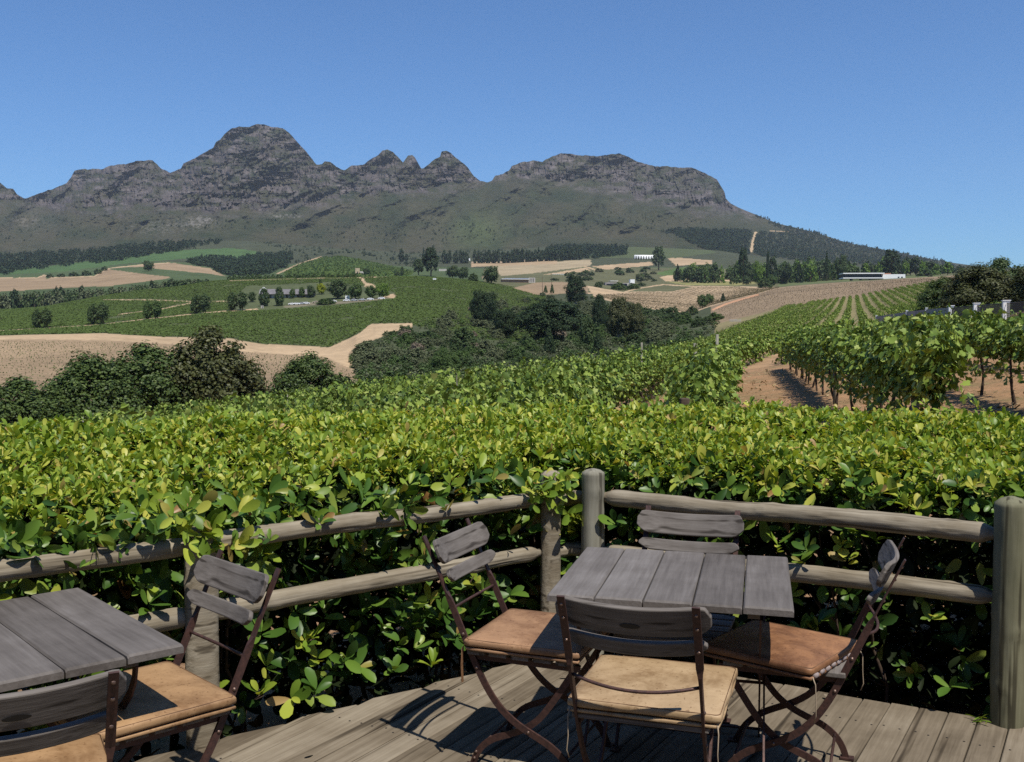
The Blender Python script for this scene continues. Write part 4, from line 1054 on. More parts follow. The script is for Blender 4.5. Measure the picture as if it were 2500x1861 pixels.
# hillside vineyards, too many plants to count
def stuff_quads(name, label, cat, cells, dens, size, mat, hgt, snap=0.0, jit=1.0, tilt=.7, az=0.0):
    """random leafy clumps on the cells (r,c) of the valley grid, dens per square metre"""
    r, c = np.where(cells[:-1, :-1])
    e1 = Pg[r + 1, c] - Pg[r, c]; e2 = Pg[r, c + 1] - Pg[r, c]
    area = np.abs(e1[:, 0] * e2[:, 1] - e1[:, 1] * e2[:, 0])
    n = int(area.sum() * dens); k = R.choice(len(r), n, p=area / area.sum())
    a, b_ = R.random(n), R.random(n)
    p = Pg[r[k], c[k]] + a[:, None] * e1[k] + b_[:, None] * e2[k]
    if snap:
        dn = np.array([-math.sin(az), math.cos(az)]); v = p[:, :2] @ dn
        dv = np.round(v / snap) * snap - v + R.normal(0, .18, n)
        # move along the grid slope so that the clump stays on the ground
        sl = (e1[k, 2] / np.maximum(e1[k, 1], 1e-3))
        p[:, :2] += dv[:, None] * dn; p[:, 2] += sl * dv * dn[1]
    p[:, 2] += hgt * R.uniform(.3, 1, n)
    nrm = R.normal(0, tilt, (n, 3)) + [0, -.25, 1]
    sz = size * R.uniform(.6, 1.4, n)
    mb = MB().scatter(DT - [0, .45, 0], DF, p, frames(nrm), sz)
    o = mb.build(name, M[mat])
    return tag(o, label, cat, kind='stuff')
green_hill = hill & (np.abs(C - TAN).sum(-1) > .25) & (C[..., 0] < .2)
yard = inpoly(PXg, PYg, [(560, 762), (560, 735), (600, 700), (800, 690), (900, 700), (960, 715), (965, 730), (940, 733), (840, 745), (700, 756)])
bare = fbm(Xg / 16, TY / 16, 0, 2, 96) > .62
stuff_quads('hillside_vines', 'green vineyard covering the whole rounded hill below the mountains', 'vineyard', green_hill & ~yard & ~bare, 1.5, .74, 'vine_hill', .5, 2.8, az=.12, tilt=.30)
yf = near_field & (TY > 135) & inpoly(PXg, PYg, [(-900, 834), (0, 832), (300, 838), (606, 862), (795, 876), (870, 915), (860, 1100), (-900, 1100)])
def row_field(name, label, cat, poly, y0, y1, az, gap, step, size, mat, hgt, jit=.12, drop=.1):
    """plants set out in straight rows over the part of the ground inside poly"""
    poly = np.array(poly, float); cs = P(poly[:, 0], poly[:, 1], hitY(np.clip(poly[:, 0], -800, 3300), poly[:, 1], y0, y1)); cs = cs[~np.isnan(cs[:, 0])]
    rd, rn = np.array([math.cos(az), math.sin(az)]), np.array([-math.sin(az), math.cos(az)])
    a_, b_ = cs[:, :2] @ rd, cs[:, :2] @ rn
    A_, B_ = np.meshgrid(np.arange(a_.min() - 10, a_.max() + 10, step), np.arange(b_.min() - 10, b_.max() + 10, gap))
    A_ = (A_ + R.normal(0, jit * step * 2, A_.shape)).ravel(); B_ = (B_ + R.normal(0, jit * .5, B_.shape)).ravel()
    xy = A_[:, None] * rd + B_[:, None] * rn; k = (xy[:, 1] > y0) & (xy[:, 1] < y1) & (R.random(len(xy)) > drop); xy = xy[k]
    z = zat(xy[:, 0], xy[:, 1]); fw = xy[:, 1] * CP - (z - H) * SP
    k = inpoly(1250 + FPX * xy[:, 0] / fw, y_of(xy[:, 1], z), poly); xy, z = xy[k], z[k]; n = len(xy)
    pos = np.repeat(np.c_[xy, z + hgt * .5], 2, 0); n *= 2
    o = MB().scatter(DT - [0, .45, 0], DF, pos + R.normal(0, .08, (n, 3)), frames(R.normal(0, .7, (n, 3)) + [0, -.3, .7]), size * R.uniform(.6, 1.3, n)).build(name, M[mat])
    return tag(o, label, cat, kind='stuff')
row_field('young_vines', 'dotted lines of young vines in the bare tan field behind the dark trees', 'vines', [(-300, 834), (0, 832), (300, 838), (606, 862), (795, 876), (870, 915), (860, 1100), (-300, 1100)], 132, 385, -.62, 3.2, 1.5, .27, 'young_vine', .4)
row_field('field_rows', 'curving rows of low dry plants in the tan terraced field across the ravine', 'vines', [(1450, 722), (1560, 714), (1640, 714), (1705, 701), (1905, 702), (1850, 718), (1803, 728), (1725, 750), (1679, 767), (1550, 747)], 600, 1300, -1.5, 4.6, 1.0, .62, 'row_brown', .5)
row_field('dry_vines', 'sparse dry rows of leafless vines across the reddish brown field', 'vines', [(1745, 757), (1776, 781), (1918, 748), (2083, 728), (2263, 694), (2280, 679), (2033, 693), (1895, 705), (1803, 736)], 430, 900, -1.25, 4.2, 1.6, .38, 'field_line', .35)
gf = inpoly(PXg, PYg, [(690, 668), (725, 648), (790, 628), (830, 626), (870, 632), (960, 652), (1010, 664), (1000, 674), (700, 682)]) & (TY > 900)
stuff_quads('hillside_vines', 'far green vineyard slope with a pale diagonal track on its left', 'vineyard', gf, .05, 2.6, 'vine_hill', 1.2, 4.0, az=.1)

rvm = rav & inpoly(PXg, PYg, [(850, 868), (906, 838), (955, 812), (1010, 800), (1110, 776), (1230, 732), (1300, 720), (1440, 727), (1540, 750), (1690, 772), (1760, 790), (1700, 850), (1500, 900), (1250, 960), (880, 960)])
# ================================================================ trees
def clumps(kind, nc):
    """clump centres and radii of a crown inside a unit box (x,y in -.5..+.5, z 0..1)"""
    u = unit(R.normal(size=(nc, 3))); rad = R.uniform(.45, 1.0, nc) ** .6
    u0_ = u * (1 + .34 * vnoise(u[:, 0] * 1.9 + nc, u[:, 1] * 1.9 + R.integers(0, 50), u[:, 2] * 1.9, 3))[:, None]
    if kind in ('round', 'pair'): u = u0_
    if kind == 'round':
        c = u * rad[:, None] * [.39, .39, .40] + [0, 0, .53]; r = R.uniform(.08, .14, nc)
    elif kind == 'bush':
        u[:, 2] = np.abs(u[:, 2]) * 1.1 - .12; c = u * rad[:, None] * [.42, .42, .80] + [0, 0, .10]; r = R.uniform(.07, .12, nc)
    elif kind == 'cone':
        z = R.random(nc) ** .8; q = R.random(nc) * 6.28; w_ = (1 - z) * .36 + .05; c = np.stack([np.cos(q) * w_ * rad, np.sin(q) * w_ * rad, .1 + .84 * z], -1); r = .06 + .07 * (1 - z)
    elif kind == 'column':
        z = R.random(nc); q = R.random(nc) * 6.28; w_ = .34 * np.sin(np.pi * (z * .85 + .12)) ** .7; c = np.stack([np.cos(q) * w_ * rad, np.sin(q) * w_ * rad, .08 + .86 * z], -1); r = R.uniform(.08, .13, nc)
    elif kind == 'umbrella':
        u[:, 2] = np.abs(u[:, 2]); c = u * rad[:, None] * [.43, .43, .62] + [0, 0, .30]; r = R.uniform(.07, .11, nc)
    elif kind == 'gum':
        z = R.random(nc) ** .8; q = R.random(nc) * 6.28; w_ = .14 + .25 * R.random(nc) * np.sin(np.pi * np.clip(z + .1, 0, 1)); c = np.stack([np.cos(q) * w_, np.sin(q) * w_, .24 + .70 * z], -1); r = R.uniform(.05, .12, nc)
    elif kind == 'pair':
        sgn = np.where(R.random(nc) < .5, -1, 1); c = u * rad[:, None] * [.20, .34, .42] + np.stack([sgn * .23, 0 * sgn, .52 + .04 * sgn], -1); r = R.uniform(.08, .13, nc)
    return c, r
def tree_proto(kind, nc, nl, lsize, trunk=True):
    c, r = clumps(kind, nc)
    nl_i = np.repeat(np.arange(nc), nl); n = len(nl_i)
    d = unit(R.normal(size=(n, 3))); d[:, 2] = d[:, 2] * .9 + .1
    pos = c[nl_i] + d * (r[nl_i] * R.random(n) ** .45)[:, None]
    ctr = np.array([0, 0, .5])
    nrm = d * 1.1 + unit(c[nl_i] - ctr) * .35 + R.normal(0, .3, (n, 3)) + [0, 0, .45]
    m1 = MB().scatter(DT - [0, .45, 0], DF, pos, frames(nrm), lsize * R.uniform(.6, 1.4, n))
    V = m1.V[0]; V[:, 2] = np.maximum(V[:, 2], .0)
    me = m1.mesh('crown_' + kind, M['leaf_dark'])
    tw = None
    if trunk:
        m2 = MB()
        bases = [(0, 0)] if kind != 'pair' else [(-.23, 0), (.23, .05)]
        for (bx_, by_) in bases:
            top = {'cone': .8, 'column': .7, 'gum': .8, 'umbrella': .6}.get(kind, .55); rr = .028 if kind != 'pair' else .02
            t_ = np.linspace(0, 1, 7); pts = np.stack([bx_ + .03 * np.sin(t_ * 4) * t_, by_ + .03 * np.cos(t_ * 3) * t_, -.03 + top * t_], -1)
            m2.tube(pts, rr * (1.3 - .9 * t_), 7)
        own = R.choice(nc, min(nc, 12), replace=False)
        for k in own:
            b0 = bases[0] if len(bases) == 1 else bases[int(c[k, 0] > 0)]
            zs = min(max(c[k, 2] - .25, .15), .5); s0 = np.array([b0[0], b0[1], zs]); mid = (s0 + c[k]) / 2 + [0, 0, .03]
            m2.tube([s0, mid, c[k]], [.013, .009, .003], 5)
        tw = m2.mesh('limbs_' + kind, M['bark'])
    return me, tw
PROTO = {}
def proto(kind, lod, var=0):
    key = (kind, lod, var)
    if key not in PROTO:
        nc, nl, ls = {'far': (45, 16, .095), 'mid': (120, 34, .045), 'near': (260, 95, .022)}[lod]
        if kind == 'pair': nc = int(nc * 1.3)
        if kind == 'gum': nc = int(nc * .8)
        PROTO[key] = tree_proto(kind, nc, nl, ls)
    return PROTO[key]
def tree_at(p, w_, h, kind, lod, mat, name, label, cat='tree', group=None, bark='bark', var=0, sink=.03, depth=1.0):
    cm, tm = proto(kind, lod, var)
    t = thing(name, label, cat, (p[0], p[1], p[2] - sink * h), R.random() * 6.28 if kind != 'pair' else R.normal(0, .3), group)
    t.scale = (w_, w_ * depth, h)
    c = link('crown', cm, t)
    c.material_slots[0].link = 'OBJECT'; c.material_slots[0].material = M[mat]
    if tm is not None:
        b_ = link('trunk', tm, t); b_.material_slots[0].link = 'OBJECT'; b_.material_slots[0].material = M[bark]
    return t
def tree(px, py, wpx, hpx, kind, lod, mat, name, label, cat='tree', group=None, Y=None, **kw):
    """tree whose foot stands where the sight line meets the ground (or at depth Y)"""
    if Y is None:
        yy = hitY(px, py)[0]
        p = P(px, py, yy)
    else:
        yy = Y; X = (px - 1250) / FPX * Y * 1.0; p = np.array([X, Y, float(groundz(X, Y)[0])])
        top = P(px, py - hpx, Y)[2]; return tree_at(p, wpx * yy / FPX, max(top - p[2], 1.5), kind, lod, mat, name, label, cat, group, **kw)
    return tree_at(p, wpx * yy / FPX, hpx * yy / FPX, kind, lod, mat, name, label, cat, group, **kw)

# big dark trees below the near vines
FG = 'dark bushy trees below the near vines'
tree(50, 1060, 300, 160, 'bush', 'near', 'leaf_front', 'bushy_tree', 'lowest dark green bushy tree at the left edge above the hedge', Y=74, group=FG)
tree(215, 1060, 300, 222, 'bush', 'near', 'leaf_front', 'bushy_tree', 'dark green bushy tree second from the left edge, above the hedge', Y=80, group=FG, var=1)
tree(360, 1060, 330, 248, 'bush', 'near', 'leaf_front', 'bushy_tree', 'broad dark green bushy tree touching the taller olive one on its left', Y=88, group=FG)
tree(515, 1040, 310, 274, 'bush', 'near', 'leaf_olive', 'bushy_tree', 'tallest bushy tree, olive brown crown, between the wide green tree and the bare field', Y=90, group=FG)
tree(748, 1000, 225, 158, 'bush', 'near', 'leaf_front', 'bushy_tree', 'smaller rounded dark bush standing before the fork of the dirt road', Y=105, group=FG, var=1)
tree(840, 985, 140, 88, 'bush', 'mid', 'leaf_front', 'bushy_tree', 'low dark bush right of the rounded one below the dirt road', Y=112, group=FG)
# big trees behind the boundary wall
RG = 'dense dark trees behind the boundary wall'
tree(2300, 775, 150, 112, 'bush', 'near', 'leaf_front', 'broadleaf_tree', 'lower left dark tree behind the grey boundary wall', Y=140, group=RG)
tree(2390, 775, 230, 145, 'bush', 'near', 'leaf_olive', 'broadleaf_tree', 'wide olive dark tree in the middle behind the white wall pillars', Y=128, group=RG, var=1)
tree(2440, 770, 200, 157, 'bush', 'near', 'leaf_dark', 'broadleaf_tree', 'tallest dark tree behind the boundary wall, its top against the sky', Y=136, group=RG)
tree(2545, 770, 200, 145, 'bush', 'near', 'leaf_olive', 'broadleaf_tree', 'dark tree behind the boundary wall cut off by the right edge', Y=122, group=RG, var=1)
# pairs of trees along the hill track
for px, py, w_, h, lab in ((103, 801, 48, 50, 'leftmost dark pair of trees standing in the hill vineyard'), (240, 792, 52, 55, 'second dark pair of trees from the left in the hill vineyard'), (373, 780, 46, 48, 'thin pale-leaved pair of trees between the dark pairs on the hill'), (490, 766, 50, 50, 'dark pair of trees where the upper hill tracks meet'), (580, 758, 50, 48, 'dark pair of trees left of the long grey-roofed winery')):
    tree(px, py, w_, h, 'pair', 'mid', 'leaf_mid' if 'pale' in lab else 'leaf_dark', 'tree_pair', lab, 'trees', 'pairs of trees on the vineyard hill')
WG = 'trees around the winery'
for px, py, w_, h, k, mt, lab in ((615, 738, 24, 27, 'round', 'leaf_dark', 'small dark tree before the white gable of the winery'), (645, 748, 36, 46, 'column', 'leaf_dark', 'dark columnar tree right of the white gable'), (682, 747, 32, 48, 'column', 'leaf_dark', 'tall dark columnar tree before the grey winery roof'), (714, 729, 17, 26, 'round', 'leaf_mid', 'small tree before the middle of the grey winery roof'), (737, 727, 18, 28, 'round', 'leaf_mid', 'small dark tree before the right part of the winery roof'), (759, 727, 24, 32, 'round', 'leaf_dark', 'tree at the right end of the grey winery roof'), (784, 719, 27, 28, 'round', 'leaf_yellow', 'bright yellow-green tree beside the winery'), (783, 707, 12, 26, 'column', 'leaf_dark', 'slim dark tree behind the yellow-green one'), (824, 730, 60, 50, 'round', 'leaf_dark', 'biggest dark round tree by the winery car park'), (868, 730, 42, 40, 'round', 'leaf_mid', 'round green tree right of the small white kiosk'), (905, 729, 34, 34, 'round', 'leaf_mid', 'second last green tree along the car park'), (935, 728, 40, 38, 'round', 'leaf_bright', 'bright green last tree at the right end of the car park'), (796, 743, 55, 17, 'bush', 'leaf_mid', 'low clipped green bush before the winery car park')):
    tree(px, py, w_, h, k, 'mid', mt, 'winery_tree' if k != 'bush' else 'shrub', lab, 'tree' if k != 'bush' else 'shrub', WG)
# orchard line on the crest, and the strip of valley trees beyond it
for i in range(30):
    px = 565 + i * 10.5 + R.normal(0, 2); tree(px, 683.5 - .012 * (px - 560) , R.uniform(13, 17), R.uniform(9, 14), 'round', 'far', 'leaf_mid' if i % 3 else 'leaf_dark', 'orchard_tree', 'small orchard tree in the line along the crest of the vineyard hill', 'tree', 'orchard trees along the hill crest', Y=880)
xs = np.concatenate([np.linspace(-60, 520, 105)])
for px in xs:
    px = px + R.normal(0, 5); cy = np.interp(px, [-60, 0, 72, 144, 270, 396, 468, 520], [712, 711, 706, 704, 698, 686, 677, 686]); hh = R.uniform(24, 46) * np.interp(px, [0, 520], [1.25, .75])
    tall = R.random() < .15
    tree(px, cy + hh * .9, R.uniform(24, 44), hh, 'column' if tall else 'bush', 'far', ('leaf_pine', 'leaf_dark', 'leaf_grey')[0 if tall else R.integers(1, 3)], 'valley_tree', 'dark valley tree in the wooded strip between the vineyard hill and the left brown field', 'tree', 'valley trees behind the vineyard hill', Y=R.uniform(930, 1080))
tree(362, 662, 30, 27, 'round', 'mid', 'leaf_dark', 'tree', 'lone dark round tree between the two far brown fields', 'tree')
for px, py, w_, h in ((122, 678, 20, 12), (150, 677, 26, 11), (180, 675, 30, 13), (210, 673, 30, 15), (240, 669, 24, 15), (255, 661, 18, 13)): tree(px, py, w_, h, 'bush', 'far', 'leaf_dark', 'shrub', 'shrub in the dark patch above the curved track of the far brown field', 'shrub', 'shrubs above the far brown field')

# ravine of scrub and pines in the middle
RVP = [(858, 868), (906, 840), (955, 815), (1010, 803), (1060, 790), (1110, 778), (1160, 760), (1230, 735), (1300, 722), (1350, 722), (1440, 728), (1540, 752), (1600, 765), (1690, 772), (1735, 790), (1700, 806), (1600, 838), (1500, 850), (1400, 862), (1250, 890), (1100, 905), (950, 915), (880, 915)]
cnt = 0
ys = []
while cnt < 245:
    px, py = R.uniform(858, 1735), R.uniform(722, 915)
    if cnt >= 180: px, py = R.uniform(1400, 1735), R.uniform(755, 870)
    if not inpoly(np.array([px]), np.array([py]), RVP)[0]: continue
    Yh = hitY(px, py)[0]
    if not (110 < Yh < 900): continue
    cnt += 1
    big = R.random()
    wm = R.uniform(4, 8) * (1 if Yh < 400 else 1.4); hm = wm * R.uniform(.5, .75)
    gmix = fbm(px / 60, py / 30, 0, 2, 99)
    mt = 'leaf_grey' if gmix > .12 else ('leaf_dark' if R.random() < .75 else 'leaf_mid')
    if R.random() < .03: mt = 'leaf_dry'
    txt = {'leaf_grey': 'grey-green', 'leaf_dark': 'dark green', 'leaf_mid': 'fresh green', 'leaf_dry': 'dry brown'}[mt]
    tree_at(P(px, py, Yh), wm, hm, 'bush', 'mid', mt, 'shrub', txt + ' shrub in the thicket of the ravine beyond the near vines', 'shrub', txt + ' shrubs in the ravine', var=cnt % 2, sink=.08)
RT = 'tall trees in the ravine'
for px, py, w_, h, k, mt, lod, nm, lab, bk in (
    (1182, 800, 80, 98, 'round', 'leaf_pine', 'near', 'pine_tree', 'tall dark round-topped pine at the left of the ravine trees', 'bark'),
    (1232, 828, 74, 80, 'round', 'leaf_pine', 'near', 'pine_tree', 'shorter dark pine right below the tall round-topped one', 'bark'),
    (1345, 835, 190, 118, 'umbrella', 'leaf_pine', 'near', 'umbrella_pine', 'broad flat-topped umbrella pine in the middle of the ravine', 'bark'),
    (1405, 752, 72, 82, 'gum', 'leaf_pine', 'near', 'gum_tree', 'tall dark gum tree with pale bare branches behind the umbrella pine', 'bark_pale'),
    (1464, 815, 52, 98, 'column', 'leaf_pine', 'near', 'pine_tree', 'narrow dark pine between umbrella pine and the feathery gum trees', 'bark'),
    (1510, 842, 88, 118, 'gum', 'leaf_olive', 'near', 'gum_tree', 'feathery olive gum tree with visible limbs in the ravine', 'bark_pale'),
    (1550, 838, 70, 100, 'gum', 'leaf_olive', 'near', 'gum_tree', 'rightmost feathery olive gum tree in the ravine', 'bark_pale'),
    (1432, 848, 50, 80, 'round', 'leaf_dark', 'mid', 'tree', 'dark tree in the shade below the narrow ravine pine', 'bark'),
    (1340, 868, 40, 75, 'cone', 'leaf_pine', 'mid', 'conifer', 'small dark conifer below the left side of the umbrella pine', 'bark'),
    (1460, 870, 40, 62, 'cone', 'leaf_pine', 'mid', 'conifer', 'small dark conifer just above the vines left of the grey trellis post', 'bark'),
    (1130, 850, 75, 60, 'bush', 'leaf_dark', 'mid', 'shrub', 'dark spiky bush left below the pines in the ravine', 'bark'),
    (1085, 905, 90, 62, 'bush', 'leaf_mid', 'near', 'shrub', 'fresh dark green bush just above the vines in the middle', 'bark'),
    (1285, 905, 80, 50, 'bush', 'leaf_dark', 'near', 'shrub', 'dark green bush at the vine edge below the umbrella pine', 'bark'),
    (1715, 752, 34, 34, 'round', 'leaf_mid', 'mid', 'tree', 'pale green tree at the lower left corner of the reddish field', 'bark'),
    (1732, 742, 24, 26, 'round', 'leaf_mid', 'mid', 'tree', 'green tree just above the pale green one by the reddish field', 'bark'),
    (1765, 737, 17, 22, 'cone', 'leaf_pine', 'mid', 'conifer', 'little pointed conifer beside the red dirt track', 'bark'),
    (1690, 770, 38, 26, 'bush', 'leaf_dark', 'mid', 'shrub', 'dark bush left of the low grey fence at the field corner', 'bark'),
    (1745, 782, 56, 22, 'bush', 'leaf_mid', 'mid', 'shrub', 'flat bright bush beside the low grey fence at the field corner', 'bark'),
    (1332, 716, 14, 20, 'cone', 'leaf_dark', 'mid', 'conifer', 'small pointed tree left of the bare masts behind the vineyard hill', 'bark'),
    (1348, 717, 14, 24, 'cone', 'leaf_dark', 'mid', 'conifer', 'small pointed tree right of the bare masts behind the vineyard hill', 'bark')):
    tree(px, py, w_, h, k, lod, mt, nm, lab, 'shrub' if nm == 'shrub' else 'tree', RT, bark=bk)
# farm trees behind the hill
FT = 'farm trees behind the vineyard hill'
for px, py, w_, h, k, mt, lab in ((1022, 672, 40, 40, 'gum', 'leaf_dark', 'dark leaning tree left of the tallest farm pine'), (1052, 675, 56, 72, 'gum', 'leaf_pine', 'tallest dark farm pine in the middle distance'), (1105, 679, 34, 32, 'round', 'leaf_dark', 'round dark tree right of the white shed roof'), (1130, 682, 36, 32, 'round', 'leaf_dark', 'second round dark tree right of the white shed roof'), (1155, 686, 30, 22, 'bush', 'leaf_dark', 'low dark tree in line with the round ones'), (1200, 693, 44, 46, 'round', 'leaf_dark', 'dark tree standing before the left end of the long brick building'), (982, 674, 12, 24, 'column', 'leaf_dark', 'slim dark tree on the crest left of the farm pine'), (970, 674, 18, 13, 'bush', 'leaf_dark', 'small bush on the crest beside the slim tree'), (895, 671, 22, 17, 'round', 'leaf_dark', 'dark tree right of the ruined stone tower'), (1608, 660, 44, 60, 'gum', 'leaf_dark', 'big dark tree right of the white polytunnel'), (1460, 702, 24, 16, 'bush', 'leaf_dark', 'dark bush left before the grey modern house'), (1510, 708, 46, 22, 'bush', 'leaf_mid', 'green bush below the grey modern house'), (1545, 706, 40, 17, 'bush', 'leaf_mid', 'green hedge-like bush right below the grey modern house'), (1560, 690, 22, 22, 'round', 'leaf_grey', 'grey tree right behind the white tower of the house'), (1818, 684, 32, 44, 'round', 'leaf_dark', 'round dark tree in the pale field left of the white modern building'), (1822, 696, 22, 24, 'round', 'leaf_dark', 'smaller dark tree just below the round one in the pale field'), (1868, 703, 40, 30, 'bush', 'leaf_dark', 'dark bush at the top left corner of the reddish field'), (1884, 699, 26, 30, 'round', 'leaf_mid', 'green tree at the top left corner of the reddish field'), (780 + 85, 606, 0, 0, 'round', 'leaf_dark', '')):
    if w_: tree(px, py, w_, h, k, 'mid', mt, 'farm_tree' if k != 'bush' else 'shrub', lab, 'tree' if k != 'bush' else 'shrub', FT)
# windbreak of tall pines
for px in np.concatenate([np.linspace(1085, 1140, 8), np.linspace(1160, 1218, 9), np.linspace(1226, 1420, 34)]):
    px = px + R.normal(0, 1.6); by = np.interp(px, [1080, 1230, 1420], [644, 643, 634]); tree(px, by, R.uniform(13, 19), R.uniform(26, 37), 'column', 'far', 'leaf_pine', 'windbreak_pine', 'tall dark pine in the windbreak row above the pale fields', 'tree', 'windbreak pines above the fields', var=int(px) % 3)
for px, py, w_, h, k in ((980, 640, 20, 33, 'column'), (992, 640, 14, 20, 'round'), (1034, 637, 10, 33, 'column'), (1044, 636, 10, 30, 'column'), (1058, 632, 14, 34, 'column'), (865, 608, 30, 22, 'round'), (1337, 588, 24, 16, 'round')): tree(px, py, w_, h, k, 'far', 'leaf_pine', 'pine_tree', 'small scattered dark pine at the foot of the mountains', 'tree', 'scattered pines at the mountain foot')
# tree belt on the right below the mountain
for i in range(130):
    px = R.uniform(1640, 2345); top = np.interp(px, [1650, 1800, 1860, 1990, 2100, 2190, 2330], [652, 640, 640, 628, 638, 628, 648]) + R.normal(0, 5)
    h = R.uniform(24, 42); k = ('cone', 'round', 'bush')[R.choice(3, p=[.06, .44, .5])]
    tree(px, min(top + h, 690), R.uniform(20, 40), h, k, 'far', ('leaf_dark', 'leaf_mid', 'leaf_mid', 'leaf_pine', 'leaf_bright')[i % 5], 'belt_tree', 'leafy tree in the mixed belt of trees behind the white modern building', 'tree', 'belt of trees behind the white building', Y=R.uniform(1250, 1600), var=i % 3)
for px, py, w_, h, k, mt, lab in ((1812, 655, 36, 52, 'gum', 'leaf_pine', 'tall dark crown rising above the left part of the tree belt'), (1872, 650, 13, 40, 'column', 'leaf_pine', 'slim dark cypress standing up from the tree belt'), (2172, 660, 62, 52, 'gum', 'leaf_pine', 'big dark gum crown above the roof of the white modern building'), (2052, 655, 32, 36, 'round', 'leaf_dark', 'dark round crown above the middle of the tree belt'), (2015, 650, 16, 40, 'cone', 'leaf_pine', 'pointed dark conifer in the middle of the tree belt'), (1848, 655, 26, 22, 'round', 'leaf_bright', 'bright green tree in the tree belt beside the slim cypress')):
    tree(px, py, w_, h, k, 'mid', mt, 'tree', lab, 'tree', Y=1240)
for i in range(26):
    px = R.uniform(1905, 2280); px = px if not 2045 < px < 2222 else px - 160; tree(px, np.interp(px, [1905, 2280], [690, 676]) + R.uniform(-5, 0), R.uniform(10, 24), R.uniform(5, 10), 'bush', 'far', ('leaf_mid', 'leaf_grey')[i % 2], 'shrub', 'low shrub on the green strip above the reddish brown field', 'shrub', 'shrubs above the reddish brown field')
for i in range(60):
    px, py = R.uniform(1330, 1605), R.uniform(655, 700)
    if inpoly(np.array([px]), np.array([py]), [(1330, 682), (1400, 668), (1480, 656), (1590, 655), (1605, 690), (1560, 702), (1480, 702), (1440, 695), (1380, 690)])[0] and not (1470 < px < 1555 and py > 676):
        tree(px, py, R.uniform(14, 28), R.uniform(6, 12), 'bush', 'far', ('leaf_grey', 'leaf_dark', 'leaf_mid')[i % 3], 'shrub', 'shrub on the scrubby slope around the grey modern house', 'shrub', 'shrubs around the grey house')

# distant woods: masses nobody could count
def wood(name, label, poly, n, hm, mt='leaf_forest', on_mtn=False, y0=900, y1=3200, cones=.28, leaves=40, ls=(.16, .30), patch=0):
    px, py = [], []
    poly = np.array(poly, float); lo, hi = poly.min(0), poly.max(0)
    while len(px) < n:
        a, b_ = R.uniform(lo[0], hi[0], 4000), R.uniform(lo[1], hi[1], 4000)
        k = (patch * fbm(a / 45, b_ / 22, 0, 3, 97) > -.04 if patch else np.ones(4000, bool)) & inpoly(a + 5 * vnoise(a / 12, b_ / 6, 0, 77), b_ + 4 * vnoise(a / 14, b_ / 7, 3, 78), poly); px += list(a[k]); py += list(b_[k])
    px, py = np.array(px[:n]), np.array(py[:n])
    pts = []
    if on_mtn:
        ci = ((px - mp[0]) / 2).round().astype(int).clip(0, len(mp) - 1)
        ri = np.array([np.argmin(np.abs(MY[:, c] - y)) for c, y in zip(ci, py)]); pts = PM[ri, ci]
    else:
        pts = P(px, py, hitY(px, py, y0, y1)); pts = pts[~np.isnan(pts[:, 0])]
    n = len(pts); cone = R.random(n) < cones
    mb = MB()
    for kd, sel in (('cone', cone), ('bush', ~cone)):
        c_, r_ = clumps(kd, 20); ii = np.repeat(np.arange(20), leaves // 20)
        tp = c_[ii] + unit(R.normal(size=(len(ii), 3))) * r_[ii, None] * .8
        tn = unit(tp - [0, 0, .4]) + R.normal(0, .4, (len(ii), 3)) + [0, 0, .4]
        tb = MB().scatter(DT - [0, .45, 0], DF, tp, frames(tn), R.uniform(*ls, len(ii))); tv, tf = np.concatenate(tb.V), tb.F
        q = pts[sel]; k = len(q); an = R.random(k) * 6.28; Rm = np.zeros((k, 3, 3)); Rm[:, 0, 0] = np.cos(an); Rm[:, 0, 1] = -np.sin(an); Rm[:, 1, 0] = np.sin(an); Rm[:, 1, 1] = np.cos(an); Rm[:, 2, 2] = 1
        hh = hm * R.uniform(.55, 1.35, k); ww = hh * (R.uniform(.55, .8, k) if kd == 'cone' else R.uniform(.8, 1.3, k))
        mb.scatter(tv, tf, q - [0, 0, .5], Rm, np.stack([ww, ww, hh], -1))
    return tag(mb.build(name, M[mt]), label, 'wood', kind='stuff')
wood('forest', 'dark forest band along the foot of the left mountains', [(-300, 612), (0, 600), (120, 597), (203, 592), (300, 580), (405, 563), (470, 560), (588, 558), (580, 570), (530, 598), (446, 612), (284, 636), (122, 652), (0, 673), (-300, 690)], 5200, 11)
wood('forest', 'dark wood on the slope between the far brown field and the pale diagonal track', [(450, 640), (515, 627), (560, 632), (613, 628), (700, 617), (718, 630), (690, 655), (667, 668), (620, 674), (551, 672), (512, 654)], 1300, 10)
wood('forest', 'dark conifer plantation behind the windbreak in the middle', [(1336, 602), (1380, 578), (1418, 568), (1483, 584), (1530, 598), (1531, 626), (1440, 632), (1397, 628), (1330, 622)], 1400, 10.5)
wood('forest', 'dark forest on the right mountain slope left of the bare firebreak', [(1612, 563), (1660, 560), (1740, 562), (1836, 562), (1830, 590), (1826, 622), (1750, 618), (1700, 600), (1650, 578)], 1700, 11, on_mtn=True)
wood('forest', 'dark forest running down the right ridge below the skyline', [(1852, 566), (1918, 566), (1870, 540), (1900, 549), (1995, 571), (2071, 597), (2186, 618), (2328, 645), (2328, 657), (2186, 648), (1990, 640), (1840, 624), (1842, 596)], 3300, 11, on_mtn=True)
wood('forest', 'thin line of trees along the skyline of the right ridge', [(1842, 524), (1899, 547), (1995, 570), (2071, 595), (2186, 616), (2328, 643), (2328, 647), (2186, 620), (2071, 599), (1995, 574), (1899, 551), (1842, 528)], 170, 15, on_mtn=True)
